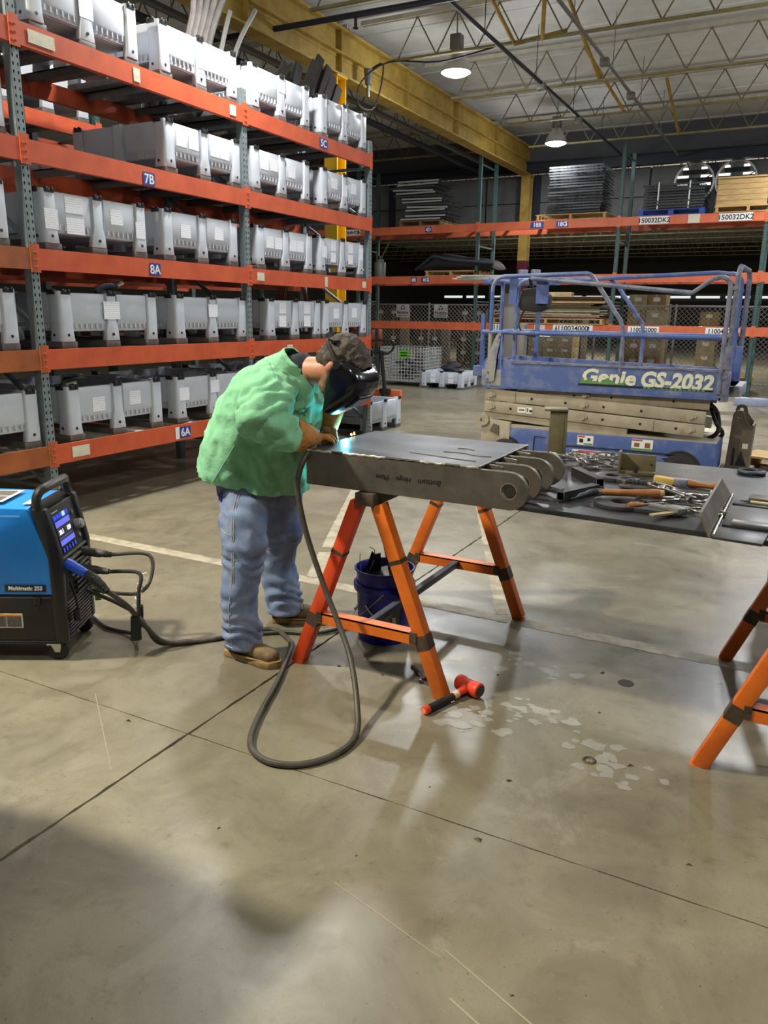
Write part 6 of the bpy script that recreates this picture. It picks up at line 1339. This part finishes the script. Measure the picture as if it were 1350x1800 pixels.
# collar, front edge, seams, snaps
cl_ = MB(); rows = []
for k, (dz, r1, r2) in enumerate(((0, .098, .112), (.028, .108, .120), (.045, .113, .124), (.030, .122, .133), (-.002, .130, .142), (-.03, .14, .155))):
    row = []
    for a in np.linspace(math.radians(38), math.radians(322), 30):
        c_ = V((-2.015, YM, 1.358)) + V((.52, 0, .85)) * dz; e_a = V((.85, 0, -.30)); row.append(c_ + e_a * r1 * math.cos(a) + V((0, 1, 0)) * r2 * math.sin(a) + V((0, 0, .008 * math.sin(a * 3))))
    rows.append(row)
co = part('collar', MB().grid(rows), green_jacket, jo, world=True, fix=False)
def on_jacket(p, n, off=.004): return p
def project(ob, pts, dirn, off=.003):
    """drop points along dirn onto the mesh of ob"""
    from mathutils.bvhtree import BVHTree
    bm_ = bmesh.new(); bm_.from_mesh(ob.data); tr = BVHTree.FromBMesh(bm_); out = []
    Rw = WM['person']; Ri = Rw.inverted()
    for p in pts:
        lp = Ri @ V(p); hit = tr.ray_cast(lp, V(dirn).normalized())
        out += [Rw @ (hit[0] - V(dirn).normalized() * off)] if hit[0] else []
    bm_.free(); return out
seam = mat('jacket_seam', (112, 174, 134), .85)
cdir = V((-.62, .79, -.1))
for nm_, a, b in (('side_seam', (-2.16, 2.68, 1.03), (-2.30, 2.68, .84)), ('armhole_seam', (-2.06, 2.80, 1.40), (-1.99, 2.75, 1.33))):
    pts = [V(a).lerp(V(b), k / 10) - cdir * .6 for k in range(11)]; pp = project(jo, pts, cdir, .0005)
    part(nm_, MB().tube(pp, .0028, 5, smooth=2), seam, jo, world=True)
for k, tgt in enumerate(((-1.876, 2.86, 1.122), (-1.905, 2.86, 1.19))):
    hit = project(jo, [(0, 0, EYE)], V(tgt) - V((0, 0, EYE)), .002)
    if hit: part('snap', MB().cyl(hit[0], hit[0] + V((.003, -.005, 0)), .006, n=10), chrome, jo, world=True)
# ---- jeans
jn = MB()
limb(jn, [((-2.29, YM, .95), .15, .17), ((-2.275, YM, .86), .16, .185), ((-2.255, YM, .78), .15, .19)])
limb(jn, [((-2.215, 2.83, .86), .12, .10), ((-2.195, 2.775, .74), .112, .10), ((-2.175, 2.74, .66), .112, .104), ((-2.155, 2.72, .57), .106, .10), ((-2.165, 2.71, .42), .090, .092), ((-2.178, 2.70, .28), .080, .085), ((-2.172, 2.70, .16), .084, .084), ((-2.168, 2.70, .085), .090, .084), ((-2.165, 2.70, .05), .092, .082)])
limb(jn, [((-2.225, 3.06, .86), .135, .12), ((-2.225, 3.09, .70), .12, .11), ((-2.235, 3.12, .52), .105, .10), ((-2.285, 3.14, .33), .092, .09), ((-2.262, 3.155, .20), .088, .088), ((-2.252, 3.165, .10), .094, .09), ((-2.25, 3.165, .06), .094, .088)])
def denim_post(p, n):
    d = .010 * noise.noise(p * 6) + .009 * noise.noise(V((p.x * 14, p.y * 14, p.z * 22)))
    for kz, w_, am in ((.50, .10, .006), (.15, .10, .010), (.30, .08, .003), (.74, .08, .004)):
        f = max(0, 1 - abs(p.z - kz) / w_); d += am * f * math.sin(p.z * 80 + 14 * noise.noise(p * 6) + 30 * p.x + 18 * p.y)
    return p + n * d
je = organic('jeans', jn, denim, PN, .011, 4, post=denim_post, cut=[((0, 0, .062), (0, 0, -1)), ((0, 0, .97), (0, 0, 1))], shell=-.004)
stitch = mat('jeans_stitch', (168, 164, 150), .8)
def jline(nm_, pts, r=.0015, m=stitch):
    pp = project(je, [V(p) for p in pts], (.12, 1, 0), .0004); return part(nm_, MB().tube(pp, r, 5, smooth=2), m, je, world=True)
jline('outer_seam', [(-2.205, 2.4, .80), (-2.19, 2.4, .70), (-2.175, 2.4, .55), (-2.185, 2.4, .40), (-2.195, 2.4, .28), (-2.20, 2.4, .15), (-2.20, 2.4, .09)], .002)
jline('inner_row', [(-2.195, 2.4, .80), (-2.18, 2.4, .70), (-2.165, 2.4, .55), (-2.175, 2.4, .40)], .0013)
jline('tool_pocket', [(-2.275, 2.4, .70), (-2.255, 2.4, .645), (-2.215, 2.4, .63), (-2.18, 2.4, .628)]); jline('tool_pocket', [(-2.19, 2.4, .655), (-2.225, 2.4, .72), (-2.245, 2.4, .745)], .0013)
jline('leg_pocket', [(-2.25, 2.4, .64), (-2.25, 2.4, .53), (-2.185, 2.4, .525)], .0013); jline('cuff_stitch', [(-2.24, 2.4, .082), (-2.2, 2.4, .078), (-2.13, 2.4, .078), (-2.09, 2.4, .085)], .002, mat('worn_hem', (176, 190, 208), .9))
hip = project(je, [(-2.36, 2.4, .775)], (.3, 1, 0), .002)[0]; part('patch_label', MB().bar(hip + V((-.012, 0, 0)), hip + V((.012, -.01, 0)), .003, .035), sign_blue, je, world=True)
# ---- boots
def boot(x, y, rz, label):
    b = part('boot', MB().prism([(-.150, -.034), (-.135, -.044), (.0, -.047), (.10, -.056), (.155, -.048), (.185, -.02), (.188, .012), (.165, .042), (.10, .052), (0, .044), (-.135, .042), (-.150, .032)], lambda u, v, d: (u, v, d), .0, .032), boot_sole, PN, bevel=.006)
    b['label'] = label; b.matrix_local = WM['person'].inverted() @ T(x, y, .0, rz) @ Matrix.Diagonal((.93, 1, 1, 1))
    u_ = MB(); limb(u_, [((-.10, 0, .06), .05, .038), ((-.05, 0, .06), .055, .04), ((.03, 0, .055), .045, .044), ((.10, -.002, .05), .038, .048), ((.15, -.002, .045), .032, .042)]); limb(u_, [((-.085, 0, .06), .058, .042), ((-.08, 0, .13), .052, .045), ((-.085, 0, .19), .056, .05)])
    W_ = WM['person']; WM['person'] = Matrix.Identity(4)
    up_ = organic('upper', u_, boot_leather, b, .009, 4, post=lambda p, n: p + n * (.0015 * noise.noise(p * 60)), cut=[((0, 0, .022), (0, 0, -1))]); WM['person'] = W_
    part('welt', MB().tube([(.19 * math.cos(a) * (1 if math.cos(a) > 0 else .80) , -.002 + .052 * math.sin(a), .034) for a in np.linspace(0, 2 * math.pi, 33)], .0045, 6, smooth=1), boot_sole, b)
    for k in range(4): part('lace', MB().tube([(-.005 + k * .022, -.026, .096 - k * .006), (.006 + k * .022, 0, .108 - k * .008), (.0 + k * .022, .026, .096 - k * .006)], .003, 5), mat('boot_lace', (176, 150, 96), .8), b)
    part('lace_bow', MB().tube([(-.01, -.01, .112), (.02, -.04, .112), (.035, -.055, .094), (.01, -.03, .105)], .003, 5), MATS['boot_lace'], b)
    return b
boot(-2.125, 2.70, -.05, 'near tan work boot'); boot(-2.19, 3.20, .42, 'far boot in shadow')
# ---- gloves: gauntlet, palm, four fingers and a thumb, curled round what they hold
def glove(label, cuff, wrist, palm_dir, curl_dir, thumb_side, gr):
    g_ = MB(); cuff = V(cuff); wrist = V(wrist); pd = V(palm_dir).normalized(); cd = (V(curl_dir) - pd * V(curl_dir).dot(pd)).normalized(); sd = pd.cross(cd)
    limb(g_, [(cuff, gr), (cuff.lerp(wrist, .5), gr * .86), (wrist, .042)])
    secs = [(wrist, cd * .022, sd * .036), (wrist + pd * .03, cd * .022, sd * .042), (wrist + pd * .075, cd * .021, sd * .046), (wrist + pd * .095, cd * .018, sd * .044)]
    g_.loft(secs, 14)
    for k, (o_, L) in enumerate(((-.033, .064), (-.011, .074), (.011, .070), (.032, .056))):
        base = wrist + pd * .085 + sd * o_; d1 = (pd * .75 + cd * .65).normalized(); d2 = (pd * .1 + cd).normalized(); d3 = (cd * .6 - pd * .8).normalized()
        p1 = base + d1 * L * .45; p2 = p1 + d2 * L * .35; p3 = p2 + d3 * L * .28
        limb(g_, [(base, .0115), (p1, .0112), (p2, .0105), (p3, .0095)], 10)
    tb = wrist + pd * .03 + sd * thumb_side * .036; limb(g_, [(tb, .014), (tb + sd * thumb_side * .02 + pd * .025 + cd * .018, .0125), (tb + sd * thumb_side * .012 + pd * .05 + cd * .042, .011)], 10)
    go = organic('glove', g_, leather, PN, .006, 3, post=lambda p, n: p + n * (.003 * noise.noise(p * 40)), label=label)
    n_ = (wrist - cuff).normalized(); a_ = n_.orthogonal().normalized(); b_ = n_.cross(a_)
    part('cuff_binding', MB().tube([cuff - n_ * .0 + (a_ * math.cos(q) + b_ * math.sin(q)) * gr * 1.01 for q in np.linspace(0, 2 * math.pi, 25)], .0035, 6, smooth=1), mat('glove_binding', (96, 58, 28), .7), go, world=True)
    return go
glove('near brown leather gauntlet', (-1.905, 2.72, 1.098), (-1.868, 2.875, 1.058), (.10, 1, -.10), (.2, .0, -1), -1, .080)
glove('far brown leather gauntlet', (-1.93, 3.12, 1.185), (-1.905, 3.06, 1.08), (.18, -.25, -.6), (.2, -1, .0), 1, .068)
# torch in the hands, arc and sparks
TCH = thing('welding_torch', 'welding torch held between the gloves at the plate edge', 'torch', (-1.87, 2.93, 1.04))
part('torch_handle', MB().tube([(-1.845, 2.85, 1.035), (-1.862, 2.90, 1.045), (-1.868, 2.955, 1.055)], .013, 10), black, TCH, world=True); part('swan_neck', MB().tube([(-1.868, 2.955, 1.055), (-1.872, 3.0, 1.058), (-1.872, 3.035, 1.04)], .0065, 8), chrome, TCH, world=True); part('nozzle', MB().tube([(-1.872, 3.028, 1.045), (-1.868, 3.045, 1.028)], .0095, 10, smooth=1), MATS['brass'], TCH, world=True)
arc_ = solo('welding_arc', MB(), emit('arc_light', (190, 235, 255), 60), 'tiny bright welding arc at the left end of the steel weldment', 'arc') if False else None
am = MB(); ball(am, (0, 0, 0), .006); solo('welding_arc', am, emit('arc_light', (170, 232, 255), 60), 'tiny bright welding arc at the left end of the steel weldment', 'arc', loc=(-1.862, 3.055, 1.022))
pld = bpy.data.lights.new('arc_glow', 'POINT'); pld.energy = 5; pld.color = (.12, .72, 1); pld.shadow_soft_size = .012
plo = bpy.data.objects.new('arc_glow', pld); C.objects.link(plo); plo.location = (-1.841, 3.10, 1.036)
sp_m = emit('spark', (255, 190, 90), 14)
for k, (x, y, z) in enumerate(((-1.86, 3.19, 1.036), (-1.862, 3.22, 1.041), (-1.858, 3.215, 1.034))):
    s_ = MB(); ball(s_, (0, 0, 0), .0035 if k else .0055); solo('weld_spark', s_, sp_m, 'orange spark glowing at the far left edge of the steel weldment', 'spark', 'sparks at the weldment edge', loc=(x, y, z))
# ================================================================ cabinet just outside the left edge; its corner shows and its shadow falls on the floor
CB = thing('tool_cabinet', 'blue tool cabinet at the left photo edge whose long shadow crosses the floor', 'cabinet', (-2.345, .89, 0))
part('carcass', MB().box(-.37, .372, -.36, .37, .0, 1.25), bucket_blue, CB, bevel=.012)
for k in range(5):
    d_ = part('drawer', MB().box(-.34, .34, -.372, -.358, .10 + k * .225, .31 + k * .225), lift_blue2, CB, bevel=.004); part('drawer_pull', MB().box(-.25, .25, -.386, -.372, .27 + k * .225, .285 + k * .225), chrome, d_)
part('work_top', MB().box(-.38, .382, -.38, .38, 1.25, 1.28), dark_steel, CB, bevel=.004)
